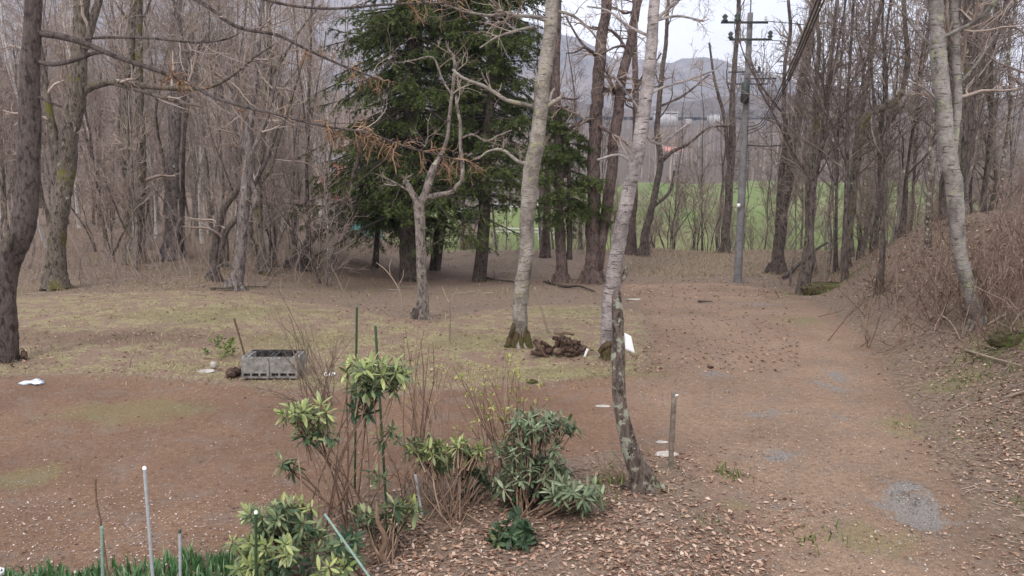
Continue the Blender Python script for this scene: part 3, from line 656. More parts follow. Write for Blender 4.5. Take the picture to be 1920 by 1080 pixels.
# --- H: pale fruit tree in the middle
YH = gy(790, 596)
HT = hero('fruit_tree', 'pale crooked fruit tree with a forked top standing alone in front of the firs', [(788, 597, 25), (792, 560, 21), (791, 500, 18), (790, 440, 18), (788, 400, 20), (786, 376, 22)], YH, M['pale'],
     branches=[dict(p=[(784, 380, 15), (772, 362, 12), (766, 348, 10), (756, 338, 7)], n=3),
               dict(p=[(789, 380, 16), (798, 362, 15), (806, 335, 15), (814, 312, 13), (824, 296, 9), (838, 262, 7), (843, 215, 6.5), (849, 165, 6), (853, 135, 6), (862, 112, 4)], n=2),
               dict(p=[(793, 374, 12), (806, 369, 11), (830, 364, 10), (848, 360, 9), (856, 348, 8), (866, 338, 8), (867, 310, 8), (863, 270, 7), (863, 235, 6.5), (857, 200, 6), (855, 178, 5)], n=2),
               dict(p=[(853, 128, 5), (850, 105, 5), (840, 92, 4), (836, 76, 3)], n=2),
               dict(p=[(849, 180, 4), (830, 150, 4), (812, 108, 3.5), (780, 112, 3), (748, 118, 2)], n=2),
               dict(p=[(862, 262, 4), (885, 252, 4), (912, 265, 4), (930, 256, 3), (960, 244, 2.5)], n=3),
               dict(p=[(772, 360, 5), (745, 345, 4), (715, 330, 3)], n=4)], seed=19, twm='twiglight', flare=1.25)
mb = MB(); limb(mb, *path([(780, 598, 12), (779, 588, 15), (781, 578, 9)], YH - .12, .03), seeded(3), 9, .25); mb.build('dark_scar', M['dark'], HT[0], True, HT[1])['label'] = 'dark wound at the foot of the trunk'

# --- I: mottled birch with mossy foot
YI = gy(970, 648)
IT = hero('birch_tree', 'tall mottled birch with a brown mossy flared foot, left of the log heap', [(972, 648, 36.8), (976, 610, 28.5), (980, 540, 27.6), (987, 480, 26.7), (988, 420, 27.6), (992, 370, 29.4), (996, 320, 30.4), (1006, 270, 28.5), (1013, 220, 26.7), (1020, 150, 27.6), (1027, 80, 25.8), (1034, 0, 23.9)], YI, M['birch'],
     branches=[dict(p=[(1026, 200, 10), (1036, 192, 10), (1050, 184, 7), (1056, 172, 5)], n=1), dict(p=[(1030, 190, 7), (1034, 175, 5), (1040, 165, 3)], n=1),
               dict(p=[(1004, 202, 8), (985, 196, 8), (950, 188, 7.5), (935, 178, 7), (905, 160, 6.5), (880, 152, 6), (862, 142, 5.5), (848, 130, 5)], n=3),
               dict(p=[(995, 306, 9), (975, 305, 7), (958, 292, 6), (940, 280, 5.5), (915, 284, 4.5), (902, 294, 3.5)], n=4),
               dict(p=[(1000, 50, 6), (960, 60, 5), (930, 70, 4), (900, 90, 3)], n=7),
               dict(p=[(1040, 20, 6), (1075, 30, 5), (1110, 60, 4), (1130, 90, 3)], n=7)], seed=20, top=(1046, -330, 20), auto=[(9, .62, .98, 2.6, 1.15, .0)], flare=1.05)
mb = MB(); g = seeded(4)
for dx in (-16, -6, 6, 16):
    limb(mb, *path([(972 + dx*1.45, 655 + abs(dx)*.05, 10, YI - .17), (972 + dx*1.0, 640, 15, YI - .12), (974 + dx*.55, 618 - g.uniform(0, 12), 9, YI - .06)], YI, .05), g, 8, .25)
m_ = bark('mossy_foot', (.06, .042, .022), (.15, .11, .055), moss=(.085, .075, .025), ma=.5); mb.build('mossy_foot', m_, IT[0], True, IT[1])['label'] = 'brown mossy sleeve around the foot'

# --- K: purple-grey birch behind the snag
YK = gy(1140, 670)
KT = hero('birch_tree', 'tall smooth purplish birch directly behind the crooked lichened snag', [(1143, 668, 25.2), (1141, 625, 26.0), (1142, 580, 28.6), (1150, 530, 28.6), (1157, 480, 26.9), (1166, 430, 26.9), (1176, 380, 26.0), (1186, 330, 26.0), (1199, 270, 25.2), (1208, 200, 24.4), (1218, 120, 22.7), (1226, 50, 21.0), (1230, 0, 20.2)], YK, M['birch2'],
     branches=[dict(p=[(1160, 528, 10), (1172, 515, 11), (1174, 500, 6)], n=0, mat=M['snag']), dict(p=[(1192, 310, 6), (1160, 290, 5), (1120, 300, 4)], n=3), dict(p=[(1212, 180, 6), (1240, 165, 5), (1290, 150, 4), (1340, 132, 3)], n=9), dict(p=[(1200, 240, 6), (1235, 270, 5), (1290, 232, 4)], n=8),
               dict(p=[(1222, 70, 6), (1180, 50, 5), (1140, 20, 4), (1100, 12, 3)], n=8), dict(p=[(1224, 40, 6), (1270, 30, 5), (1320, 40, 3)], n=8), dict(p=[(1206, 215, 5), (1180, 180, 4), (1150, 140, 3)], n=5)], seed=21, top=(1246, -330, 19), auto=[(8, .66, .98, 2.6, 1.1, .0)], flare=1.2)
mb = MB(); limb(mb, *path([(1122, 660, 6, YK - .15), (1134, 650, 12, YK - .15), (1150, 642, 8, YK - .15)], YK, .04), seeded(6), 8, .3); limb(mb, *path([(1135, 672, 20, YK - .12), (1138, 655, 18, YK - .12), (1141, 640, 8, YK - .1)], YK, .04), seeded(6), 8, .3); mb.build('mossy_foot', m_, KT[0], True, KT[1])

# --- J: crooked lichened snag in the foreground
YJ = gy(1203, 915)
JT = hero('crooked_snag', 'crooked leafless lichen-spotted trunk in the foreground, white sheet fixed to it', [(1203, 915, 42), (1192, 880, 36), (1177, 835, 31), (1165, 785, 27), (1158, 735, 25), (1157, 690, 25), (1158, 650, 24), (1157, 600, 21), (1156, 568, 20), (1157, 550, 15), (1158, 543, 8)], YJ, M['snag'],
     seed=22, twn=0, flare=1.25, rough=.09)
mb = MB(); g = seeded(8)
for a in range(6):
    an = a*1.05; c = G(1203, 915); c[2] = 0
    pts = np.array([[c[0] + math.cos(an)*r0, c[1] + math.sin(an)*r0*.8, float(H(c[0] + math.cos(an)*r0, c[1] + math.sin(an)*r0*.8)) + zz] for r0, zz in ((.03, .2), (.11, .05), (.2, .0), (.3, -.04))])
    cc = catmull(np.c_[pts, [.05, .045, .03, .015]], .04); limb(mb, cc[:, :3], cc[:, 3], g, 7, .15)
mb.build('roots', M['snag'], JT[0], True, JT[1])

# --- P: right-hand lichened birch and its darker companion
YP = gy(1838, 604)
PT = hero('birch_tree', 'tall leaning birch with green lichen patches on the right-hand bank', [(1838, 604, 26.5), (1822, 560, 23.4), (1810, 510, 25.0), (1800, 460, 23.4), (1793, 410, 28.1), (1786, 350, 29.6), (1778, 280, 29.6), (1771, 210, 29.6), (1764, 140, 29.6), (1757, 60, 28.1), (1752, 0, 26.5)], YP, M['birch3'],
     branches=[dict(p=[(1786, 300, 14), (1795, 200, 16), (1792, 100, 16), (1788, 0, 15), (1784, -100, 12)], n=6), dict(p=[(1766, 100, 7), (1730, 70, 6), (1690, 20, 4), (1660, -20, 3)], n=10),
               dict(p=[(1797, 160, 6), (1830, 120, 5), (1870, 60, 4)], n=9), dict(p=[(1775, 210, 6), (1740, 170, 5), (1700, 150, 3)], n=8)], seed=23, top=(1740, -300, 26), auto=[(8, .6, .98, 2.8, 1.1, .1)], flare=1.2)
mb = MB(); limb(mb, *path([(1870, 600, 34, YP + .2), (1850, 575, 26, YP + .2), (1834, 540, 18, YP + .18), (1826, 505, 8, YP + .12)], YP, .06), seeded(9), 10, .12); mb.build('dark_root_stem', M['mossy'], PT[0], True, PT[1])['label'] = 'dark mossy root stem behind the pale trunk'

# --- M, N and other trunks near the pole
YM = gy(1456, 512)
hero('oak_tree', 'dark trunk leaning right just right of the utility pole, white knobs on its bark', [(1456, 513, 27.9), (1461, 470, 21.3), (1468, 400, 20.5), (1476, 340, 19.7), (1484, 280, 18.9), (1496, 230, 18.0), (1506, 160, 16.4), (1516, 90, 14.8), (1528, 0, 14.8)], YM, M['dark'],
     branches=[dict(p=[(1458, 470, 12), (1460, 400, 11), (1464, 330, 10), (1474, 250, 10), (1470, 200, 8), (1472, 120, 7), (1482, 60, 7), (1478, 0, 6)], n=9), dict(p=[(1478, 150, 8), (1495, 110, 12), (1512, 60, 14), (1530, 10, 15), (1545, -60, 12)], n=4),
               dict(p=[(1500, 200, 6), (1545, 225, 5), (1600, 245, 4)], n=9), dict(p=[(1508, 150, 6), (1560, 170, 5), (1610, 160, 3)], n=9), dict(p=[(1470, 215, 5), (1420, 150, 4), (1405, 100, 3)], n=8)], seed=24, top=(1552, -300, 12), auto=[(7, .5, .98, 3.0, .9, .2)])
hero('slim_tree', 'slim brown trunk standing left of the utility pole', [(1356, 478, 18), (1362, 420, 15), (1368, 340, 14), (1374, 260, 13), (1372, 200, 11), (1378, 120, 9), (1384, 30, 8)], 37, M['dark'],
     branches=[dict(p=[(1366, 300, 8), (1358, 220, 7), (1340, 150, 5), (1330, 80, 4)], n=8)], seed=25, top=(1390, -120, 7), auto=[(8, .45, .98, 3.0, .6, .3)])
hero('slim_tree', 'slim dark forked trunk just right of the purplish birch', [(1206, 470, 17), (1214, 420, 14), (1228, 360, 12), (1238, 300, 11), (1232, 240, 10), (1240, 150, 9), (1250, 60, 7)], 36, M['dark'],
     branches=[dict(p=[(1222, 390, 7), (1255, 360, 6), (1265, 320, 4)], n=5), dict(p=[(1234, 310, 8), (1260, 285, 7), (1290, 270, 5), (1330, 240, 4), (1380, 235, 3)], n=12), dict(p=[(1236, 200, 5), (1280, 180, 4), (1330, 140, 3)], n=10)], seed=26, top=(1256, -60, 5), auto=[(7, .3, .9, 2.6, 1.0, .1)])
hero('slim_tree', 'straight grey trunk standing between the two slim trunks and the purplish birch', [(1184, 468, 17), (1186, 400, 15), (1190, 320, 13), (1192, 200, 12), (1190, 80, 10)], 36.5, M['redbark'], seed=27, top=(1188, -80, 8), auto=[(6, .4, .95, 2.0, 1.1, .1)])
# --- tall bare reddish trunks right of the firs
hero('larch_tree', 'straight reddish-brown trunk standing between the mottled birch and the joined pair', [(1052, 531, 26), (1051, 500, 21), (1050, 420, 19), (1048, 330, 18), (1046, 240, 17), (1044, 120, 16), (1046, 0, 15)], gy(1052, 531), M['redbark'], seed=28, top=(1050, -250, 12), auto=[(10, .35, .95, 1.6, 1.35, -.1)])
hero('larch_tree', 'thick reddish-brown trunk, the straight one of the joined pair behind the purplish birch', [(1110, 530, 34.0), (1110, 500, 28.1), (1112, 430, 25.5), (1112, 340, 24.6), (1116, 250, 23.8), (1122, 150, 22.9), (1130, 60, 20.4), (1138, 0, 18.7)], gy(1110, 530), M['redbark'],
     branches=[dict(p=[(1122, 110, 6), (1090, 80, 5), (1060, 30, 3)], n=8)], seed=29, top=(1146, -250, 18), auto=[(10, .4, .95, 2.2, 1.3, -.05)])
hero('larch_tree', 'thick reddish-brown trunk leaning right out of the foot of the joined pair', [(1117, 528, 18.7), (1126, 470, 18.7), (1136, 400, 20.4), (1146, 320, 20.4), (1156, 240, 20.4), (1168, 150, 18.7), (1182, 80, 17.0), (1196, 0, 15.3)], gy(1110, 530) + .15, M['redbark'],
     branches=[dict(p=[(1165, 180, 6), (1200, 160, 5), (1240, 100, 3)], n=8), dict(p=[(1180, 100, 6), (1150, 60, 5), (1110, 50, 3)], n=8)], seed=30, top=(1230, -250, 14), auto=[(9, .45, .95, 2.2, 1.3, -.05)])
hero('slim_tree', 'thin trunk at the far end of the plot, seen left of the straight reddish trunk', [(1022, 470, 15), (1024, 420, 14), (1026, 350, 13), (1030, 250, 12), (1034, 120, 11)], 36, M['redbark'], seed=31, top=(1036, -60, 9), auto=[(6, .4, .95, 1.8, 1.2, 0)])
# fallen and branching trees on the right
hero('branching_tree', 'dark trunk on the right bank with one thick limb rising to the right', [(1590, 465, 17), (1592, 420, 15), (1600, 350, 15), (1608, 280, 15), (1616, 232, 15), (1640, 208, 14), (1672, 195, 13), (1690, 174, 11)], 24, M['mossy'],
     branches=[dict(p=[(1690, 180, 10), (1702, 120, 10), (1698, 60, 9), (1694, 0, 8)], n=8), dict(p=[(1640, 210, 5), (1635, 150, 5), (1630, 60, 4), (1632, 0, 3)], n=9)], seed=32)

# ------------------------------------------------------------------ firs
def fir(name, label, pts, Y, seed, zlow, zhigh, spread, nbr, skip=None):
    g = seeded(seed); tp, tr = path(pts, Y, .3); b0 = tp[0].copy(); b0[2] = float(H(b0[0], b0[1]))
    tp = np.vstack([tp[0] - [0, 0, .3], tp]); tr = np.r_[tr[0]*1.15, tr]
    root = empty(name, b0); tag(root, label, 'tree'); mb = MB(); limb(mb, tp, tr, g, 16, .06); mb.build('trunk', M['firbark'], root, True, b0)
    zt = tp[-1][2]; n = nbr; zs = zlow + (zhigh - zlow)*g.random(n)**.9; ang = g.uniform(0, 6.283, n)
    x0 = np.interp(zs, tp[:, 2], tp[:, 0]); y0 = np.interp(zs, tp[:, 2], tp[:, 1])
    k = 9; s_ = np.linspace(0, 1, k)
    full = spread*(1 - .45*(zs - zlow)/(zhigh - zlow))*g.uniform(.35, 1.25, n)
    rise = g.uniform(-.3, .22, n); droop = g.uniform(.2, .75, n)
    r_ = full[:, None]*s_
    Pt = np.stack([x0[:, None] + np.cos(ang)[:, None]*r_ + g.normal(0, .03, (n, k)), y0[:, None] + np.sin(ang)[:, None]*r_ + g.normal(0, .03, (n, k)),
                   zs[:, None] + rise[:, None]*r_ - droop[:, None]*r_*s_*.6 + .12*full[:, None]*s_**4], -1)
    Rd = (.012 + .012*full)[:, None]*np.linspace(1, .25, k)
    mb = MB(); tubes(mb, Pt, Rd, 5); 
    # flat side sprays
    m = 17; t_ = np.tile(np.linspace(.2, 1, m), (n, 1)) + g.normal(0, .02, (n, m)); t_ = np.clip(t_, 0, .999); f = t_*(k - 1); i = np.minimum(f.astype(int), k - 2); u = (f - i)[..., None]
    ar = np.arange(n)[:, None]; A, B = Pt[ar, i], Pt[ar, i + 1]; pos = A + (B - A)*u; T = norm(B - A)
    side = np.where(np.arange(m) % 2 == 0, 1, -1)[None, :, None]; q_ = norm(np.cross(T, np.array([0, 0, 1.])))*side
    d = norm(T*.75 + q_*g.uniform(.6, 1.1, (n, m, 1)) + g.normal(0, .22, T.shape) + np.array([0, 0, -.2]))
    ln = (.24 + .34*full[:, None]*(1.05 - t_)*.8)*g.uniform(.7, 1.2, (n, m))
    kk = 4; ss = np.linspace(0, 1, kk); SP = pos[:, :, None] + d[:, :, None]*(ln[..., None, None]*ss[None, None, :, None]); SP[..., 2] -= (ln[..., None]*ss**2*.42); SP = SP.reshape(-1, kk, 3)
    SR = np.full((len(SP), kk), .004); tubes(mb, SP, SR, 3)
    b2, r2 = spawn(SP, SR, 3, .2, .9, .20, .7, 3, -.05, .1, 1, .003, .8, .4, g)
    tag(mb.build('branches', M['firbark'], root, False, b0), kind='stuff')
    # needles: thin triangles along each spray
    nd = MB()
    for CP, cnt in ((SP, 26), (b2, 11)):
        K = CP.shape[1]; NN = len(CP); t2 = g.random((NN, cnt)); f = t2*(K - 1); i = np.minimum(f.astype(int), K - 2); u = (f - i)[..., None]; ar = np.arange(NN)[:, None]
        A, B = CP[ar, i], CP[ar, i + 1]; p_ = A + (B - A)*u; T = norm(B - A); qq = norm(np.cross(T, g.normal(size=T.shape)*np.array([.5, .5, 1.0])))
        dd = norm(T*.8 + qq + np.array([0, 0, .1])); L_ = g.uniform(.05, .10, (NN, cnt, 1)); ww = norm(np.cross(dd, g.normal(size=T.shape)))*.0135
        tri = np.stack([p_ - ww, p_ + ww, p_ + dd*L_], 2).reshape(-1, 3); F3 = np.arange(len(tri)).reshape(-1, 3)
        nd.add(tri, F3, 0, np.repeat(np.clip(g.normal(.45, .2, NN), 0, 1)[:, None]*np.ones(cnt), 3).ravel())
    tag(nd.build('needles', M['needle'], root, False, b0), kind='stuff')
    return root
YF = gy(772, 526)
fir('fir_tree', 'tall dark green fir with a thick trunk, directly behind the pale fruit tree', [(772, 528, 48), (770, 470, 42), (768, 400, 38), (772, 250, 34), (776, 100, 30), (780, -40, 26), (784, -500, 14)], YF, 41, 1.05, 10.5, 4.0, 250)
fir('fir_tree', 'dark green fir whose trunk stands between the fruit tree and the mottled birch', [(898, 528, 27), (903, 480, 24), (908, 400, 22), (912, 280, 20), (922, 120, 18), (926, -40, 16), (930, -450, 8)], gy(898, 528), 42, 1.2, 10, 3.0, 200)
fir('fir_tree', 'fir with a leaning trunk at the back of the clump', [(815, 505, 22), (822, 450, 21), (832, 380, 18), (846, 240, 15), (860, 100, 13), (870, -150, 10)], gy(815, 506), 43, 1.3, 9.5, 2.6, 90)
fir('young_fir', 'small young fir with a thin trunk at the left of the clump', [(704, 501, 13), (707, 450, 10), (710, 400, 9), (712, 330, 6), (714, 270, 4)], gy(704, 501), 44, .4, 4.3, 2.5, 140)
fir('young_fir', 'young fir behind the joined reddish trunks, showing to their left', [(1068, 470, 10), (1068, 400, 9), (1066, 300, 7), (1064, 240, 3)], 27, 45, 1.2, 4.8, 1.4, 46)

# ------------------------------------------------------------------ woodland variants and copies
def variant(kind, seed):
    g = seeded(seed); root = empty('tree', (0, 0, -60)); mb = MB(); tw = MB()
    if kind in ('tall', 'birch', 'darktall', 'slim'):
        h = g.uniform(10, 13); k = 14; s_ = np.linspace(0, 1, k); lean = g.normal(0, .05, 2)*h
        Pt = np.stack([lean[0]*s_ + np.cumsum(g.normal(0, .07, k)), lean[1]*s_ + np.cumsum(g.normal(0, .07, k)), -.2 + h*s_], -1)
        r0 = g.uniform(.05, .08) if kind == 'birch' else g.uniform(.03, .05) if kind == 'slim' else g.uniform(.045, .11); Rd = r0*(1.25*np.exp(-s_*14) + 1 - .75*s_)*.8
        c = catmull(np.c_[Pt, Rd], .4); tubes(mb, c[:, :3], c[:, 3], 8, rough=.05, rg=g, rnd=.5)
        fk = spawn(Pt[None], Rd[None], 2, .2, .5, 5, .3, 9, .25, .08, .55, .02, .3, .2, g); tubes(mb, *fk, sides=6)
        allp = [(Pt[None], Rd[None], 20, .2), (*fk, 9, .1)] if kind != 'slim' else [(Pt[None], Rd[None], 22, .15)]; L1 = {'birch': 1.3, 'slim': 1.2}.get(kind, 2.3)
    else:
        ns = g.integers(3, 6); h = g.uniform(3.5, 6.5); k = 10; s_ = np.linspace(0, 1, k); a = g.uniform(0, 6.28, ns); sp_ = g.uniform(.1, .45, ns)*h; hh = h*g.uniform(.6, 1, ns)
        Pt = np.stack([np.cos(a)[:, None]*(.12 + sp_[:, None]*s_**1.5), np.sin(a)[:, None]*(.12 + sp_[:, None]*s_**1.5), -.15 + hh[:, None]*s_], -1) + np.cumsum(g.normal(0, .05, (ns, k, 3)), 1)
        Pt[:, 0, 2] = -.2; Rd = g.uniform(.02, .05, ns)[:, None]*np.linspace(1, .25, k); tubes(mb, Pt, Rd, 6)
        allp = [(Pt, Rd, 9, .15)]; L1 = 1.5
    for A, B, n, t0 in allp:
        c1 = spawn(A, B, n, t0, .99, L1, .85, 7, .18, .16, .45, .011, .3, .45, g); tubes(tw, *c1, sides=4)
        c2 = spawn(*c1, 6, .12, 1, .8, .75, 5, .1, .2, .6, .007, .4, .35, g); tubes(tw, *c2, sides=3)
        c3 = spawn(*c2, 4, .15, 1, .36, .7, 3, .06, .2, .7, .0052, .6, .3, g); tubes(tw, *c3, sides=3)
    bm = {'tall': [M['grey'], M['dark'], M['mossy'], M['redbark']][seed % 4], 'birch': M['whitebirch'], 'bush': M['dark'], 'slim': M['pale'], 'darktall': [M['dark'], M['snag'], M['dark'], M['mossy']][seed % 4]}[kind]
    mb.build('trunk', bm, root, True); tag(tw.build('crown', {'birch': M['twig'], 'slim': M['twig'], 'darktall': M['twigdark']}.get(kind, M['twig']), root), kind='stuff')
    return root
VAR = {'tall': [variant('tall', s_) for s_ in range(100, 107)], 'darktall': [variant('darktall', s_) for s_ in range(120, 125)], 'slim': [variant('slim', s_) for s_ in (400, 401, 402, 403)], 'birch': [variant('birch', s_) for s_ in (200, 201)], 'bush': [variant('bush', s_) for s_ in range(300, 305)]}
first = set()
taken = []
def plant(kind, x, y, label, group, name, smin=.8, smax=1.2, dmin=.8):
    if any((x - a)**2 + (y - b)**2 < dmin**2 for a, b in taken): return False
    taken.append((x, y)); v = random.choice(VAR[kind]); c = copy_tree(v, (x, y, float(H(x, y)) - .02), random.uniform(0, 6.28), random.uniform(smin, smax))
    c.name = name; tag(c, label, 'shrub' if kind == 'bush' else 'tree', group); return True
def wood(kind, n, pxr, yr, label, group, name, **k):
    c = 0; tries = 0
    while c < n and tries < n*20:
        tries += 1; y = yr[0] + (yr[1] - yr[0])*random.random()**1.1; x = (random.uniform(*pxr) - 960)/FPX*y
        if sdf_ok(x, y): c += plant(kind, x, y, label, group, name, **k)
def sdf_ok(x, y): return float(sdf(SOIL, np.array([x]), np.array([y]))[0]) < -.3 and float(sdf(LAWN, np.array([x]), np.array([y]))[0]) < -.3
random.seed(3)
for i, (px, py_, Yd) in enumerate([(378, 480, 33), (392, 480, 36), (528, 470, 36), (548, 470, 40), (436, 480, 44), (150, 480, 38), (20, 480, 34), (600, 470, 44), (500, 480, 31), (570, 480, 34), (90, 480, 30), (205, 480, 37), (290, 480, 34), (350, 480, 42), (410, 480, 40), (465, 480, 33), (620, 480, 38)]):
    plant('birch', (px - 960)/FPX*Yd, Yd, 'slim white birch trunk deep in the left wood', 'white birches in the left wood', 'white_birch')
wood('tall', 80, (-160, 640), (26, 72), 'tall bare grey-brown tree in the crowded left wood', 'bare trees of the left wood', 'bare_tree')
wood('slim', 52, (-160, 640), (23, 60), 'slim', 'bare trees of the left wood', 'bare_tree', dmin=.5)
wood('bush', 14, (-160, 640), (24, 44), 'many-stemmed bare bush among the trunks of the left wood', 'bare bushes of the left wood', 'bare_bush')
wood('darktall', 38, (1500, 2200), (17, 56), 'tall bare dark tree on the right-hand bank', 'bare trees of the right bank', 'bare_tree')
wood('darktall', 4, (1640, 1990), (14, 19), '', 'bare trees of the right bank', 'bare_tree', smin=.6, smax=.9)
wood('slim', 34, (1480, 2150), (16, 50), 'slim', 'bare trees of the right bank', 'bare_tree', dmin=.5)
wood('bush', 16, (1500, 2150), (19, 44), 'many-stemmed bare bush on the right-hand bank', 'bare bushes of the right bank', 'bare_bush')
wood('darktall', 11, (1070, 1560), (40, 50), 'slim bare tree on the edge of the green field', 'bare trees along the green field', 'bare_tree', smin=.7, smax=.95, dmin=1.5)
wood('bush', 26, (1060, 1600), (37.5, 48), 'low bare bush on the edge of the green field', 'bare bushes along the green field', 'bare_bush', smin=.5, smax=.85)
wood('tall', 9, (640, 1060), (42, 60), 'bare tree seen through the gap behind the firs', 'bare trees behind the firs', 'bare_tree', dmin=1.5)
# a label of its own for every copy that can be told apart: which gap it stands in, how far back, how it looks
LM = {'left': [(-400, 'the dark larch'), (130, 'the mossy tree'), (245, 'the twin trunks'), (330, 'the snapped trunk'), (455, 'the pale trunk'), (560, 'the leaning tree'), (700, 'the young fir')],
      'right': [(1470, 'the oak'), (1600, 'the branching tree'), (1800, 'the leaning birch'), (2300, None)], 'mid': [(1100, 'the joined trunks'), (1206, 'the forked slim tree'), (1356, 'the slim pole-side tree'), (1456, 'the oak'), (1600, None)], 'gap': [(600, 'the leaning tree'), (770, 'the thick fir'), (898, 'the second fir'), (980, 'the mottled birch'), (1100, None)]}
WHERE = {'bare trees of the left wood': 'left', 'bare bushes of the left wood': 'left', 'white birches in the left wood': 'left', 'bare trees of the right bank': 'right', 'bare bushes of the right bank': 'right', 'bare trees along the green field': 'mid', 'bare bushes along the green field': 'mid', 'bare trees behind the firs': 'gap'}
ORD = ['nearest', 'second nearest', 'third nearest', 'fourth nearest', 'fifth nearest']
bins = {}
for o in list(S.objects):
    if o.get('group') in WHERE and o.type == 'EMPTY':
        px = 960 + FPX*o.location.x/o.location.y; lm = LM[WHERE[o['group']]]; i = max([0] + [j for j in range(len(lm) - 1) if px >= lm[j][0]]); bins.setdefault((o['group'], i), []).append(o)
for (gr, i), L_ in bins.items():
    lm = LM[WHERE[gr]]; L_.sort(key=lambda o: o.location.y); nm = {'bare_tree': 'bare tree', 'bare_bush': 'bare bush', 'white_birch': 'slim white birch'}[L_[0].name.split('.')[0]]
    wh = f'between {lm[i][1]} and {lm[i + 1][1]}' if lm[i + 1][1] else f'right of {lm[i][1]}'
    for k, o in enumerate(L_):
        tc_ = [c for c in o.children if c.name.startswith('trunk')]; mt = tc_[0].data.materials[0].name.split('_')[0] if tc_ else 'dark'; col = {'grey': 'grey ', 'pale': 'slender pale ', 'snag': 'dark spotted ', 'dark': 'dark ', 'mossy': 'mossy ', 'reddish': 'reddish '}.get(mt, '') if nm == 'bare tree' else ''
        o['label'] = (f'{col}{nm} {wh}, {ORD[k]}' if k < 5 else f'{nm} far back {wh}')
for v in sum(VAR.values(), []):
    for c in list(v.children): bpy.data.objects.remove(c)
    bpy.data.objects.remove(v)

# ------------------------------------------------------------------ far woods and thickets: one mass each
HEROES = []
def mass(n, area, label, name, seed, hh=(7, 12), nb=16, mat='twig', tr=.09, sub=5):
    g = seeded(seed); x, y = area(g, n); z = H(x, y); n = len(x); k = 5; s_ = np.linspace(0, 1, k); h = g.uniform(*hh, n)
    Pt = np.stack([x[:, None] + np.cumsum(g.normal(0, .15, (n, k)), 1), y[:, None] + np.zeros((n, k)), z[:, None] + h[:, None]*s_ - .2], -1)
    Rd = (tr*g.uniform(.6, 1.4, n))[:, None]*np.linspace(1, .25, k); mb = MB(); tubes(mb, Pt, Rd, 4)
    if nb:
        c1 = spawn(Pt, Rd, nb, .15, 1, h.mean()*.26, .75, 4, .2, .15, .5, min(.02, tr*.42), .4, .4, g); tubes(mb, *c1, sides=3)
        if sub: c2 = spawn(*c1, sub, .2, 1, h.mean()*.11, .7, 3, .1, .2, .7, min(.014, tr*.3), .6, .2, g); tubes(mb, *c2, sides=3)
    return tag(mb.build(name, M[mat]), label, kind='stuff')
def areaL(g, n): y = 60 + 170*g.random(n)**1.2; return (g.uniform(-300, 760, n) - 960)/FPX*y, y
def areaR(g, n): y = 50 + 110*g.random(n)**1.2; return (g.uniform(1740, 2400, n) - 960)/FPX*y, y
def areaV(g, n): y = 218 + 420*g.random(n)**1.3; return (g.uniform(500, 2300, n) - 960)/FPX*y, y
mass(560, areaL, 'dense bare woods deep behind the left trees', 'far_woods', 51, nb=10, sub=2, mat='twig')
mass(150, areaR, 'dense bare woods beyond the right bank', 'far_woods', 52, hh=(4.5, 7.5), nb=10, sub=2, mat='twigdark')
mass(900, areaV, 'brown bare woods beyond the green field', 'valley_woods', 53, hh=(9, 14), nb=6, sub=1, tr=.24)
def areaU(g, n):
    q = pix_scatter(n, -160, 640, 462, 540, g); d = sdf(LAWN, q[:, 0], q[:, 1]); q = q[d < -.3]; return q[:, 0], q[:, 1]
def areaU2(g, n):
    q = pix_scatter(n, 1480, 2100, 400, 640, g); d = sdf(SOIL, q[:, 0], q[:, 1]); q = q[(d < -1.0) & (wob(q[:, 0], q[:, 1], 1.3, 3) > -.5)]; return q[:, 0], q[:, 1]
def areaU3(g, n):
    q = pix_scatter(n, 640, 1500, 458, 476, g); q = q[(q[:, 0] < 4) | (g.random(len(q)) < .45)]; return q[:, 0], q[:, 1]
mass(560, areaU, 'tangle of thin bare stems on the floor of the left wood', 'undergrowth', 54, hh=(.4, 2.4), nb=5, sub=2, mat='twig', tr=.009)
mass(1300, areaU2, 'brown thicket of thin stems covering the right-hand bank', 'undergrowth', 55, hh=(.2, 1.4), nb=4, sub=2, mat='bankstem', tr=.009)
mass(600, areaU3, 'thin stems along the far edge of the plot', 'undergrowth', 56, hh=(.5, 2.0), nb=4, sub=2, mat='twiglight', tr=.012)

feet = [tuple(o.location) for o in S.objects if o.type == 'EMPTY' and o.get('category') == 'tree' and o.location.y < 40]
q = np.concatenate([np.c_[x + rng.normal(0, .30 + .006*y, 34), y + rng.normal(0, .28 + .006*y, 34)] for x, y, z in feet])
mb = MB(); litter(q, .03, .075, 0, .7); tag(mb.build('leaf_litter', M['leaf']), 'dry leaves drifted round the feet of the trunks', kind='stuff')
q = np.concatenate([np.c_[x + rng.normal(0, .22 + .004*y, 26), y + rng.normal(0, .20 + .004*y, 26)] for x, y, z in feet])
grass('grass_tufts', q, .04, .2, .007, M['straw'], 'dead grass tufts at the feet of the trunks', .1, 1, lean=.5)

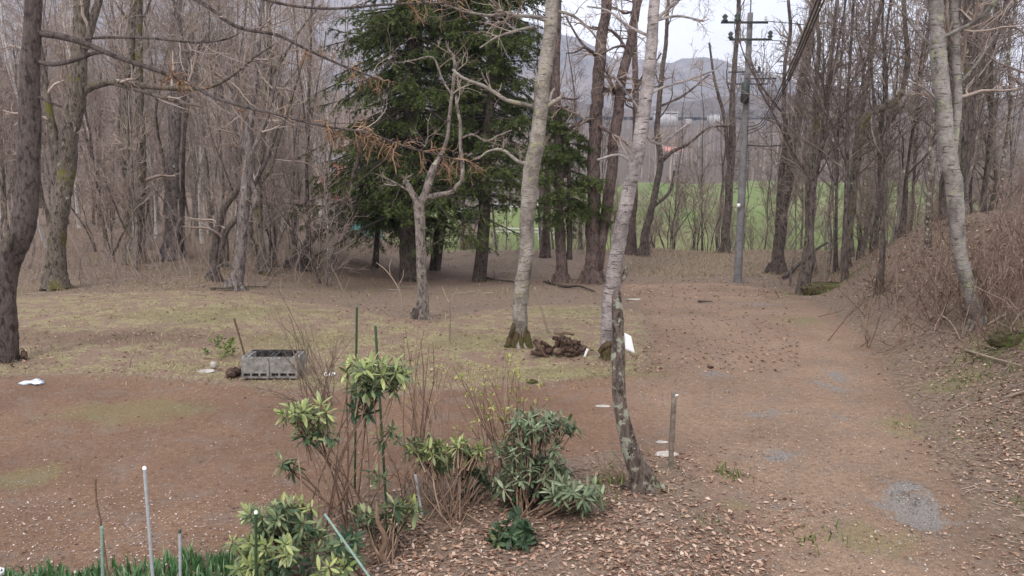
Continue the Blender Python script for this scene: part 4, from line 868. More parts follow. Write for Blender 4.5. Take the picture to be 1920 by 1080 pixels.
# fallen twigs
g = seeded(66); mb = MB()
for (n, x0, x1, y0, y1, s0) in ((330, 1480, 2080, 430, 1100, .0035), (260, -150, 1150, 455, 560, .006), (90, 600, 1400, 880, 1110, .0025)):
    q = pix_scatter(n, x0, x1, y0, y1, g); q = q[sdf(SOIL, q[:, 0], q[:, 1]) < -.15]; n = len(q); a = g.uniform(0, 6.28, n); L_ = g.uniform(.06, .32, n)*(1 + q[:, 1]/20); k = 5
    pts = []
    for j in range(k):
        X_ = q[:, 0] + np.cos(a)*L_*j/(k - 1); Y_ = q[:, 1] + np.sin(a)*L_*j/(k - 1); pts.append(np.stack([X_, Y_, H(X_, Y_) + s0 + .012], -1)); a = a + g.normal(0, .18, n)
    tubes(mb, np.stack(pts, 1), np.full((n, k), s0)*g.uniform(.6, 1.6, (n, 1)), 4)
tag(mb.build('fallen_twigs', M['twig']), 'thin fallen twigs lying on the leaves', kind='stuff')

# ------------------------------------------------------------------ objects
def tubeobj(name, mat, pts, rad, label=None, cat=None, group=None, sides=10, step=None, rough=0, parent=None, origin=None, seed=1, kind=None):
    pts = np.array(pts, float); rad = np.broadcast_to(rad, (len(pts),)); c = np.c_[pts, rad]
    if step: c = catmull(c, step)
    mb = MB(); tubes(mb, c[:, :3], c[:, 3], sides, rnd=.5, rough=rough, capend=True, rg=seeded(seed))
    o = mb.build(name, mat, parent, True, pts[0] if origin is None else origin); return tag(o, label, cat, group, kind)
def down(a, b, extra=.15):
    """extend line a->b past b until it is in the ground"""
    a, b = np.array(a), np.array(b); d = (b - a)/np.linalg.norm(b - a); q = b.copy()
    while q[2] > float(H(q[0], q[1])) - extra: q = q + d*.02
    return q

# --- garden stakes and sticks
def stake(top, bot, Yt, wpx, mat, label, name='garden_stake', cat='stake', Yb=None, cap=None, collar=False):
    a = P(*top, Yt); b = P(*bot, Yb or Yt); e = down(a, b); r = wpx*.4*mpp(Yt)
    root = empty(name, (e[0], e[1], float(H(e[0], e[1])))); o0 = np.array(root.location); tag(root, label, cat)
    n = 12; L_ = np.linspace(0, 1, n)[:, None]; pts = e + (a - e)*L_
    tubeobj('shaft', mat, pts, r, parent=root, origin=o0)
    # nubs of the plastic-coated stake
    mb = MB(); dd = norm(a - e)
    for i in range(1, 26):
        q = e + (a - e)*i/26; tubes(mb, np.array([q - dd*.003, q, q + dd*.003]), np.array([r, r*1.22, r]), 8)
    if name == 'garden_stake': mb.build('rings', mat, root, True, o0)['kind'] = 'stuff'
    tubeobj('cap', cap or mat, [a - dd*.004, a + dd*.012, a + dd*.018], [r*1.15, r*1.15, r*.5], parent=root, origin=o0)
    return root
stake((271, 879), (286, 1075), 5.15, 8, M['stake_grey'], 'pale grey upright pole, tallest of the stakes at the bottom left', cap=M['white'])
stake((337, 998), (338, 1075), 5.2, 7, M['stake_grey'], 'short grey-green stake with a dark tip standing in the bulb leaves', cap=M['metald'])
stake((480, 962), (480, 1075), 5.1, 7.5, M['stake_green'], 'dark green stake in front of the lowest rhododendron', cap=M['white'])
stake((191, 990), (193, 1075), 5.2, 8, M['stake_teal'], 'faded green flat-topped stake behind the thin brown stick')
stake((669, 579), (668, 668), 7.3, 5.5, M['stake_green'], 'taller dark green stake rising above the tall rhododendron')
stake((704, 614), (711, 730), 7.2, 6, M['stake_green'], 'shorter dark green stake rising above the tall rhododendron', Yb=7.1)
stake((611, 967), (690, 1078), 5.4, 6, M['stake_teal'], 'faded teal pole leaning to the left under the tall rhododendron', Yb=5.1)
stake((779, 893), (791, 962), 6.7, 6, M['stake_grey'], 'pale grey leaning stake in the brush right of the tall rhododendron')
stake((1003, 541), (1015, 580), YI + 1.2, 5, M['tanstem'], 'short pale stick standing in the grass just right of the mottled birch', 'pale_stick', 'stick')
a = [P(179, 897, 5.2), P(180, 935, 5.2), P(187, 970, 5.2), P(192, 1000, 5.2), P(197, 1040, 5.2), P(203, 1078, 5.2)]; a.append(down(a[-2], a[-1]))
tubeobj('thin_stick', M['stick'], a, 2.0*mpp(5.2), 'thin kinked brown stick standing at the bottom left', 'stick', step=.05)
a = [P(439, 597, 11.2), P(448, 628, 11.25), P(458, 664, 11.35)]; a.append(down(a[1], a[2], .05)); tubeobj('stick', M['stick'], a, 1.9*mpp(11.3), 'grey-brown stick leaning against the concrete blocks', 'stick', rough=.1)
# wooden post with a white tag
q = G(1257, 878); top = P(1264, 736, q[1]); rt = empty('wooden_post', q); tag(rt, 'weathered narrow wooden post with a white tag standing beside the track', 'post'); o0 = np.array(rt.location)
mb = MB(); w2 = 4.6*mpp(q[1]); ks = 9
pts = q - [0, 0, .2] + (top - q + [0, 0, .2])*np.linspace(0, 1, ks)[:, None]; g = seeded(3)
cr_ = np.array([[-1, -.7], [1, -.7], [1, .7], [-1, .7]])*w2; VV = (pts[:, None, :] + np.concatenate([cr_, np.zeros((4, 1))], 1)[None]) + g.normal(0, .0012, (ks, 4, 3)); idx = np.arange(ks*4).reshape(ks, 4)
F_ = [[idx[i, j], idx[i, (j + 1) % 4], idx[i + 1, (j + 1) % 4], idx[i + 1, j]] for i in range(ks - 1) for j in range(4)] + [list(idx[-1])]
mb.add(VV.reshape(-1, 3), F_); mb.build('shaft', M['post'], rt, False, o0)
mb = MB(); mb.box(top + np.array([.022, -.02, -.028]), (.03, .006, .035), .3, 0, .5); mb.build('tag', M['white'], rt, False, o0)
# white sheet on the snag
mb = MB(); A_, B_, C_, D_ = P(1164, 621, YJ + .02), P(1183, 630, YJ + .07), P(1191, 664, YJ + .05), P(1163, 650, YJ + .02); n = 8; V1 = []
for j in range(n + 1):
    for i in range(n + 1):
        u, v_ = i/n, j/n; p_ = (A_*(1 - u) + B_*u)*(1 - v_) + (D_*(1 - u) + C_*u)*v_; p_[1] += .012*math.sin(u*5 + v_*3) ; V1.append(p_)
V1 = np.array(V1); V2 = V1 + [0, .002, 0]; idx = np.arange((n + 1)**2).reshape(n + 1, n + 1)
F1 = np.stack([idx[:-1, :-1], idx[:-1, 1:], idx[1:, 1:], idx[1:, :-1]], -1).reshape(-1, 4); e_ = np.r_[idx[0], idx[1:, -1], idx[-1, -2::-1], idx[-2:0:-1, 0]]; e2 = np.roll(e_, -1); m_ = (n + 1)**2
mb.add(np.r_[V1, V2], np.r_[F1, F1[:, ::-1] + m_, np.stack([e2, e_, e_ + m_, e2 + m_], -1)])
tag(mb.build('white_sheet', M['white'], None, True, A_), 'crumpled white sheet fixed to the right side of the crooked snag', 'sheet')

# --- concrete block box
def blockmesh(sx, sy, sz, holes, axis, name):
    """block with a row of rectangular holes along x, cut through along axis 'y' or 'z'"""
    xs = [-sx/2]; pad = .028; nh = holes; wv = (sx - pad*(nh + 1))/nh
    solid = []
    for i in range(nh): xs += [xs[-1] + pad, xs[-1] + pad + wv]; solid += [1, 0]
    xs.append(sx/2); solid.append(1)
    t2 = sz if axis == 'y' else sy; zs = [-t2/2, -t2/2 + .026, t2/2 - .026, t2/2]
    L2 = sy if axis == 'y' else sz; nx, nz_ = len(xs), 4; V_, F_ = [], []
    for s_ in (-1, 1):
        for i in range(nx):
            for j in range(nz_): V_.append((xs[i], s_*L2/2, zs[j]))
    id_ = lambda s_, i, j: s_*nx*nz_ + i*nz_ + j
    fill = lambda i, j: 0 <= i < nx - 1 and 0 <= j < nz_ - 1 and not (j == 1 and solid[i] == 0)
    for i in range(nx - 1):
        for j in range(nz_ - 1):
            if not fill(i, j): continue
            F_.append((id_(0, i, j), id_(0, i + 1, j), id_(0, i + 1, j + 1), id_(0, i, j + 1))); F_.append((id_(1, i, j), id_(1, i, j + 1), id_(1, i + 1, j + 1), id_(1, i + 1, j)))
            for di, dj, (a, b) in ((-1, 0, ((i, j), (i, j + 1))), (1, 0, ((i + 1, j + 1), (i + 1, j))), (0, -1, ((i + 1, j), (i, j))), (0, 1, ((i, j + 1), (i + 1, j + 1)))):
                if not fill(i + di, j + dj): F_.append((id_(0, *a), id_(0, *b), id_(1, *b), id_(1, *a)))
    V_ = np.array(V_)
    if axis == 'z': V_ = V_[:, [0, 2, 1]]; F_ = [f[::-1] for f in F_]
    me = bpy.data.meshes.new(name); me.from_pydata(V_.tolist(), [], F_); me.materials.append(M['concrete']); me.update(); return me
base_me = blockmesh(.39, .19, .10, 3, 'y', 'concrete_block'); wall_me = blockmesh(.39, .10, .19, 3, 'z', 'concrete_block')
M['shaded'] = bark('shaded_concrete', (.03, .027, .026), (.10, .092, .088), sc=3, stretch=1)  # shade inside the open box, put into a darker concrete colour
c0 = G(507, 713); GZ = c0[2] + .03
def block(me, x, y, z, rz, label, shaded=False):
    if shaded: me = me.copy(); me.materials[0] = M['shaded']
    o = bpy.data.objects.new('concrete_block', me); COL.objects.link(o); o.location = (c0[0] + x, c0[1] + y, GZ + z); o.rotation_euler = (0, random.uniform(-.006, .006), rz + random.uniform(-.02, .02))
    tag(o, label, 'concrete block', 'concrete blocks of the fire box')
block(base_me, -.215, .10, .045, 0, 'left holed block in the bottom front row of the fire box'); block(base_me, .185, .105, .045, 0, 'right holed block in the bottom front row of the fire box')
block(base_me, -.215, .36, .045, 0, 'bottom back block under the left half of the fire box'); block(base_me, .185, .36, .045, 0, 'bottom back block under the right half of the fire box')
block(wall_me, -.213, .062, .19, 0, 'upright block at the front left of the fire box'); block(wall_me, .185, .066, .19, 0, 'upright block at the front right of the fire box')
block(wall_me, -.215, .50, .19, 0, 'upright block at the back left of the fire box', True); block(wall_me, .185, .50, .19, 0, 'upright block at the back right of the fire box', True)
block(wall_me, -.375, .28, .19, math.pi/2, 'upright block closing the left end of the fire box'); block(wall_me, .345, .28, .19, math.pi/2, 'upright block closing the right end of the fire box')
block(wall_me, -.01, .28, .185, math.pi/2, 'upright block dividing the fire box in the middle', True)
mb = MB(); g = seeded(5)
for i in range(60):
    x, y = g.uniform(-.38, .36), g.uniform(.1, .46); mb.box((c0[0] + x, c0[1] + y, GZ + .1 + g.uniform(0, .03)), g.uniform(.02, .06, 3), g.uniform(0, 3))
tag(mb.build('ash_and_charcoal', M['soot']), 'black charcoal inside the concrete fire box', kind='stuff')

# --- small things lying on the yard
def lump(name, px, py, sx, sy, sz, mat, label, cat, seed=1, jag=.25, flat=False, group=None, lift=0):
    g = seeded(seed); c = G(px, py); nu, nv = 18, 10; V_ = []
    for j in range(nv + 1):
        ph = math.pi*j/nv
        for i in range(nu):
            th = 2*math.pi*i/nu; rr = 1 + jag*(.5*math.sin(3*th + seed) + .4*math.sin(5*th + 2*seed) + g.normal(0, .25))
            z = math.cos(ph); V_.append((sx/2*math.sin(ph)**.6*math.cos(th)*rr, sy/2*math.sin(ph)**.6*math.sin(th)*rr, sz*(.5 + .5*z)*(1 + g.normal(0, .08)) - .006 + lift))
    idx = np.arange((nv + 1)*nu).reshape(nv + 1, nu); b = np.roll(idx, -1, 1)
    mb = MB(); mb.add(np.array(V_) + c, np.stack([idx[:-1], idx[1:], b[1:], b[:-1]], -1).reshape(-1, 4)); return tag(mb.build(name, mat, None, not flat, c), label, cat, group)
lump('plastic_scrap', 62, 718, .30, .22, .035, M['bluewhite'], 'crumpled bluish-white plastic scrap on the soil at the far left', 'plastic scrap', 3, .6)
lump('flat_stone', 388, 697, .26, .2, .03, M['stone'], 'flat pale slab lying left of the concrete fire box', 'stone', 4)
lump('pointed_stone', 401, 692, .09, .08, .10, M['stone'], 'small pointed grey stone standing on the slab left of the fire box', 'stone', 5, .15, True, lift=.02)
lump('mossy_stone', 437, 706, .20, .3, .12, M['rot'], 'dark lump of mossy rubble against the left side of the fire box', 'stone', 6)
lump('foam_scrap', 617, 704, .17, .12, .055, M['white'], 'white scrap lying right of the concrete fire box', 'plastic scrap', 7, .2, True)
lump('flat_stone', 1250, 853, .26, .16, .03, M['stone'], 'flat pale stone at the foot of the wooden post', 'stone', 8, .12)
lump('flat_stone', 1241, 829, .14, .08, .015, M['stone'], 'small flat pale stone just behind the wooden post', 'stone', 9)
lump('flat_stone', 1130, 762, .2, .09, .02, M['stone'], 'flat pale stone on the soil left of the crooked snag', 'stone', 10)
lump('flat_stone', 1190, 562, .35, .2, .03, M['stone'], 'flat pale stone in the grass behind the purplish birch', 'stone', 12)
lump('dirt_clod', 1332, 690, .09, .08, .04, M['rot'], 'dark clod lying on the middle of the track', 'clod', 13)
lump('moss_tuft', 997, 718, .16, .12, .05, M['moss'], 'small green moss tuft on the soil left of the crooked snag', 'moss', 14)
lump('tree_stump', 46, 676, .10, .10, .16, M['rot'], 'small square brown stump right of the dark larch trunk', 'stump', 15, .08, True)
lump('white_container', -3, 1079, .10, .10, .06, M['white'], 'white plastic container cut by the bottom left corner', 'container', 16, .05)
lump('hummock', 1560, 541, 1.6, .7, .34, M['moss'], 'low mossy hummock at the foot of the right bank', 'hummock', 17, .3, lift=-.17)
lump('mossy_rock', 1895, 640, .5, .4, .22, M['moss'], 'moss covered hump on the right bank beside the leaning birch', 'rock', 18, .35, lift=-.08)

# --- heap of rotten logs
cl = G(1058, 668); g = seeded(77)
for i in range(34):
    u = g.normal(0, .2); lay = max(0, .30 - abs(u + .06)*.7)*g.random(); L_ = g.uniform(.12, .30); a = g.uniform(-.9, .9) if i % 3 else g.uniform(1, 2.2); r_ = g.uniform(.014, .048); v_ = g.uniform(-.05, .35)
    c = cl + np.array([u, v_, 0]); c[2] = float(H(c[0], c[1])) + r_*.8 + lay; d = np.array([math.cos(a), math.sin(a), g.normal(0, .45)])*L_/2
    tubeobj('rotten_log', M['rot'], [c - d, c - d*.3 + [0, 0, .004], c + d*.4, c + d], [r_, r_*1.05, r_*.95, r_*.85], 'dark rotten log piece in the heap right of the mottled birch', 'log', 'rotten logs heaped by the birch', rough=.12, seed=i, step=.08)
c = G(1058, 650) + [0, .0, .2]; tubeobj('rotten_log', M['stick'], [c + [-.17, 0, .03], c + [0, .02, .035], c + [.17, 0, .015]], [.022, .026, .022], 'grey stick laid across the top of the rotten log heap', 'log', 'rotten logs heaped by the birch', rough=.12)
c = G(1098, 668); tubeobj('pale_stick', M['white'], [c + [-.02, 0, -.02], c + [.03, 0, .12]], [.018, .02], 'pale splinter stuck beside the rotten log heap', 'stick')
# --- fallen branches
def onground(pix, r, mat, label, name='fallen_branch', group=None, lift=.03, cat='branch', twn=0, seed=1):
    pts = np.array([G(a, b) + [0, 0, lift + (c or 0)] for a, b, c in pix]); o = tubeobj(name, mat, pts, np.linspace(r, r*.4, len(pts)), label, cat, group, 7, .12, .12, seed=seed)
    if twn:
        q_ = catmull(np.c_[pts, np.linspace(r, r*.4, len(pts))], .1); q, r2 = resamp(q_[:, :3], q_[:, 3], 12); tw = MB(); g = seeded(seed)
        c1 = spawn(q[None], r2[None], twn, .1, .9, .5, .8, 5, .05, .25, .5, .006, .4, .3, g); c1[0][..., 2] = np.maximum(c1[0][..., 2], H(c1[0][..., 0], c1[0][..., 1]) + .01); tubes(tw, *c1, sides=4); tw.build('side_twigs', mat, o, False, o.location)['kind'] = 'stuff'
    return o
onground([(1020, 530, 0), (1060, 540, .02), (1085, 541, .05), (1115, 548, 0)], .055, M['firbark'], 'dark fallen branch lying in front of the joined reddish trunks', twn=3)
onground([(905, 520, 0), (925, 528, .05), (960, 530, .02), (985, 533, 0)], .045, M['firbark'], 'dark fallen branch lying between the firs and the mottled birch', twn=3, seed=2)
onground([(1105, 516, .1), (1122, 534, 0)], .04, M['stick'], 'pale short branch leaning at the foot of the joined trunks', seed=3)
onground([(1310, 567, 0), (1335, 569, .02)], .03, M['dark'], 'short dark stick lying on the far part of the track', cat='stick', seed=4)
onground([(1470, 524, .05), (1510, 497, .25), (1550, 474, .45), (1592, 456, .6)], .085, M['dark'], 'fallen trunk slanting up out of the brush right of the oak', twn=4, seed=5)
onground([(1740, 600, .0), (1765, 610, .12), (1785, 622, .08), (1800, 640, 0)], .022, M['tanstem'], 'pale forked branch in the dark brush below the leaning birch', twn=5, seed=6)
onground([(1810, 660, 0), (1835, 676, .06), (1870, 682, .03), (1915, 690, 0)], .022, M['tanstem'], 'pale branching stick lying on the right bank below the birch', twn=6, seed=7)
onground([(1850, 620, .05), (1885, 606, .1), (1925, 590, .1), (1980, 570, .1)], .025, M['tanstem'], 'long tan branch lying across the bank at the right edge', twn=4, seed=8)
onground([(1890, 748, 0), (1925, 742, .03), (1960, 736, 0)], .02, M['tanstem'], 'tan stick on the leaves at the right edge of the picture', cat='stick', seed=9)
onground([(395, 545, .02), (430, 546, .06), (465, 541, .02), (500, 540, 0)], .035, M['mossy'], 'mossy branch lying in front of the pale trunk in the left wood', twn=4, seed=10)

# --- utility pole
YPo = gy(1383, 529); r0 = 7.6*mpp(YPo); bq = G(1383, 529); tq = P(1407, 24, YPo)
rt = empty('utility_pole', bq); tag(rt, 'tall tapered grey concrete utility pole with crossarms beyond the end of the track', 'utility pole'); o0 = np.array(bq)
tubeobj('shaft', M['polec'], [bq - [0, 0, .4], bq*.5 + tq*.5, tq], [r0, r0*.83, r0*.62], parent=rt, origin=o0, sides=18, step=.6)
def ppx(px, py, dy=0): return P(px, py, YPo + dy)
def arm(x0, y0, x1, y1, th, dy, ins=()):
    a, b = ppx(x0, y0, dy), ppx(x1, y1, dy); mb = MB(); c = (a + b)/2; d = b - a
    mb.box(c, (float(np.linalg.norm(d)), th, th), math.atan2(d[1], d[0])); o = mb.build('crossarm', M['metald'], rt, False, o0)
    for fx, sz in ins:
        q = a + d*fx; k = sz; tubeobj('insulator', M['porcelain'] if sz < .12 else M['metald'], [q + [0, 0, th/2], q + [0, 0, th/2 + k*.3], q + [0, 0, th/2 + k*.5], q + [0, 0, th/2 + k*.9], q + [0, 0, th/2 + k*1.3]], [k*.3, k*.55, k*.25, k*.5, k*.15], parent=o, origin=o0)
    return o
arm(1352, 44, 1440, 40, .07, -.18, [(.08, .2), (.35, .22), (.95, .11)])
arm(1368, 75, 1447, 73, .07, -.2, [(.02, .18), (.3, .1), (.96, .18)])
arm(1366, 136, 1426, 134, .045, .2, [(.05, .1), (.5, .1), (.95, .12)])
arm(1398, 148, 1455, 147, .045, -.2, [(.95, .1)])
arm(1364, 157, 1440, 158, .045, .2, [(.05, .09), (.95, .09)])
mb = MB(); q = ppx(1397, 174, -.25); tubes(mb, np.array([q - [0, 0, .35], q - [0, 0, .3], q + [0, 0, .3], q + [0, 0, .36]]), np.array([.05, .14, .14, .05]), 12, rnd=.5, capend=True); mb.build('junction_box', M['metald'], rt, True, o0)
for py_ in (205, 250, 330, 372): 
    q = bq + (tq - bq)*(529 - py_)/505; rr = r0*(1 - .38*(529 - py_)/505); mb = MB(); tubes(mb, np.array([q - [0, 0, .04], q + [0, 0, .04]]), np.array([rr + .012, rr + .012]), 18, rnd=.5); mb.build('steel_band', M['polec'], rt, True, o0)
mb = MB()
for i in range(20):
    q = bq + (tq - bq)*(.22 + .035*i); s_ = 1 if i % 2 else -1; mb.box(q + np.array([s_*.2, 0, 0]), (.14, .018, .018))
mb.build('climbing_steps', M['metald'], rt, False, o0)['kind'] = 'stuff'
q = ppx(1385, 385, -.2); mb = MB(); mb.box(q, (.10, .05, .12)); mb.build('number_plate', M['white'], rt, False, o0)
tubeobj('rod', M['metald'], [tq, tq + [0, 0, .7]], .02, parent=rt, origin=o0, sides=6)
# cables
for i, dx in enumerate((0, 7, 13)):
    pts = [ppx(1400, 238 + i*7, -.1), P(1422 + dx*.5, 233 + i*3, 27), P(1446 + dx*.6, 200, 22), P(1470 + dx*.7, 150, 17.5), P(1497 + dx*.8, 88, 13), P(1528 + dx, 10, 9.5), P(1590 + dx*1.5, -150, 6.5), P(1700 + dx*2, -420, 4.5)]
    tubeobj('power_cable', M['cable'], pts, [.014, .014, .013, .012, .010, .009, .008, .008], ['upper', 'middle', 'lower'][i] + ' strand of the thick black cable sagging from the pole towards the viewer', 'cable', 'black service cables', sides=6, step=.5)
tubeobj('guy_wire', M['cable'], [ppx(1400, 272), P(1435, 274, YPo - .6), P(1472, 272, YM)], .022, 'short dark wire running level from the pole to the oak trunk', 'cable', sides=6, step=.5)
for i, (py_, l) in enumerate(((40, 'highest'), (75, 'middle'), (136, 'lowest'))):
    tubeobj('overhead_wire', M['cable'], [ppx(1442, py_), P(1700, py_ + 18, YPo + 3), P(2100, py_ - 10, YPo + 8)], .014, l + ' thin wire running right from the crossarms of the pole', 'wire', 'overhead wires', sides=5, step=1)
for i, py_ in enumerate((230, 238, 246)):
    tubeobj('distant_wire', M['cable'], [P(380, py_ - 6, 44), P(560, py_, 46), P(760, py_ + 3, 48), P(940, py_ + 2, 50)], .018, ('top', 'middle', 'bottom')[i] + ' of three level wires crossing behind the left wood', 'wire', 'distant level wires', sides=5, step=1)
for px, py_ in ((1500, 244), (1483, 322), (1385, 384)):
    pass

# --- things beyond the plot
def house(name, label, cat, px, py_, Yd, wpx, hpx, dep, wall, roof, rh=.35, rz=0, win=0, group=None):
    s_ = mpp(Yd); c = P(px, py_, Yd); w_, h_ = wpx*s_, hpx*s_; z0 = min(float(H(c[0], c[1])), c[2]); rt = empty(name, (c[0], c[1], z0)); rt.rotation_euler = (0, 0, rz); tag(rt, label, cat, group)
    mb = MB(); hh = c[2] + h_ - z0; mb.box((0, 0, hh/2), (w_, dep, hh)); mb.build('wall', wall, rt)
    e = .06*w_; k = rh*h_ + .2; A = [(-w_/2 - e, -dep/2 - e, hh - .02), (w_/2 + e, -dep/2 - e, hh - .02), (w_/2 + e, dep/2 + e, hh - .02), (-w_/2 - e, dep/2 + e, hh - .02), (-w_/2 - e, 0, hh + k), (w_/2 + e, 0, hh + k)]
    me = bpy.data.meshes.new('roof'); me.from_pydata(A, [], [(0, 1, 5, 4), (2, 3, 4, 5), (1, 2, 5), (3, 0, 4), (3, 2, 1, 0)]); me.materials.append(roof); r_ = bpy.data.objects.new('roof', me); COL.objects.link(r_); r_.parent = rt
    for i in range(win):
        x = (-.5 + (i + .5)/win)*w_; mb = MB(); mb.box((x, -dep/2 - .03, hh - h_*.45), (w_/win*.45, .06, h_*.35)); mb.build('window', M['glass'], rt)
    return rt
house('farmhouse', 'reddish-walled house half hidden behind the left trees', 'house', 622, 338, 72, 46, 34, 5, M['redwall'], M['roofgrey'], .35, .1, 2)
M['shedwall'] = plain('weathered_shed_wall', (.24, .19, .17), .9, .3, 3)
house('shed', 'brownish shed seen between the firs and the birch', 'shed', 885, 425, 60, 40, 26, 3, M['shedwall'], M['roofgrey'], .15, 0, 1)
house('red_roof_house', 'small house with a red roof at the foot of the far slope', 'house', 1258, 292, 330, 34, 8, 7, M['whitewall'], M['roofred'], .9, .3)
lbl = ['long white building', 'low white building left of the long one', 'small white house above the field', 'wide pale hall', 'small grey house', 'white gabled house', 'flat pale warehouse', 'tiny white hut']
for i, (px, py_, wp, hp) in enumerate([(1248, 216, 40, 4), (1205, 222, 12, 4), (1322, 259, 34, 5), (1338, 218, 16, 3), (1288, 228, 10, 3)]):
    house('town_building', lbl[i] + ' in the hazy far valley', 'building', px, py_, 640, wp, hp, 14, M['whitewall'] if i != 4 else M['greywall'], [M['whitewall'], M['roofgrey']][i % 2], .4, 0, 3 if wp > 25 else 0, 'buildings of the far valley town')
def guard(px0, px1, py_, Yd, label):
    a, b = P(px0, py_, Yd), P(px1, py_ + 3, Yd); rt = empty('guardrail', (a[0], a[1], float(H(a[0], a[1])))); o0 = np.array(rt.location); tag(rt, label, 'guardrail', 'white guardrails')
    for k in (0, -.28): tubeobj('rail', M['whitewall'], [a + [0, 0, k], b + [0, 0, k]], .055, parent=rt, origin=o0, sides=8)
    for i in range(7):
        q = a + (b - a)*i/6; z0 = float(H(q[0], q[1])); tubeobj('post', M['whitewall'], [[q[0], q[1] + .06, z0 - .1], [q[0], q[1] + .06, q[2] + .08]], .05, parent=rt, origin=o0, sides=8)
guard(890, 1092, 382, 92, 'farther white guardrail across the field seen behind the reddish trunks')
guard(925, 1095, 428, 66, 'nearer white guardrail seen behind the reddish trunks')
mb = MB(); c = P(683, 412, 46); z0 = float(H(c[0], c[1])); n = 12; X_, Z_ = np.meshgrid(np.linspace(-.9, .9, n), np.linspace(0, 1, n)); g = seeded(9)
VV = np.stack([X_, .25*np.sin(X_*5) + .3*Z_, (c[2] + .7 - z0)*Z_*(1 - .25*X_**2)], -1).reshape(-1, 3) + g.normal(0, .025, (n*n, 3)); idx = np.arange(n*n).reshape(n, n)
F1 = np.stack([idx[:-1, :-1], idx[:-1, 1:], idx[1:, 1:], idx[1:, :-1]], -1).reshape(-1, 4); V2 = VV + [0, .5, 0]; e_ = np.r_[idx[0], idx[1:, -1], idx[-1, -2::-1], idx[-2:0:-1, 0]]; e2 = np.roll(e_, -1)
mb.add(np.r_[VV, V2] + [c[0], c[1], z0], np.r_[F1, F1[:, ::-1] + n*n, np.stack([e2, e_, e_ + n*n, e2 + n*n], -1)])
tag(mb.build('tarpaulin', M['teal'], None, True, (c[0], c[1], z0)), 'teal tarpaulin heap behind the young fir', 'tarpaulin')

# ------------------------------------------------------------------ shrubs with large leaves
def leafgeo(wd=.115, cup=.05, drp=.22):
    s_ = np.array([0, .22, .5, .78, 1.0]); w_ = np.array([.12, .75, 1, .72, .02])*wd; V_ = []
    for t_, ww in zip(s_, w_):
        z = -drp*t_**2
        V_ += [(t_, -ww, z - cup*ww/wd*.5), (t_, 0, z), (t_, ww, z - cup*ww/wd*.5)]
    F_ = []
    for i in range(4):
        for j in range(2): a = i*3 + j; F_.append((a, a + 1, a + 4, a + 3))
    return np.array(V_), np.array(F_)
import mathutils
def leaf_me(mat, **k):
    v_, f_ = leafgeo(**k); me = bpy.data.meshes.new('leaf'); me.from_pydata(v_.tolist(), [], f_.tolist()); me.materials.append(mat); me.polygons.foreach_set('use_smooth', [True]*len(f_)); me.update(); return me
def attr_copy(key):
    if key + '_a' not in M:
        m = M[key].copy(); t = m.node_tree; oi = [n for n in t.nodes if n.type == 'OBJECT_INFO'][0]; at = t.nodes.new('ShaderNodeAttribute'); at.attribute_name = 'rnd'
        for l in list(oi.outputs['Random'].links): t.links.new(at.outputs['Fac'], l.to_socket)
        M[key + '_a'] = m
    return M[key + '_a']
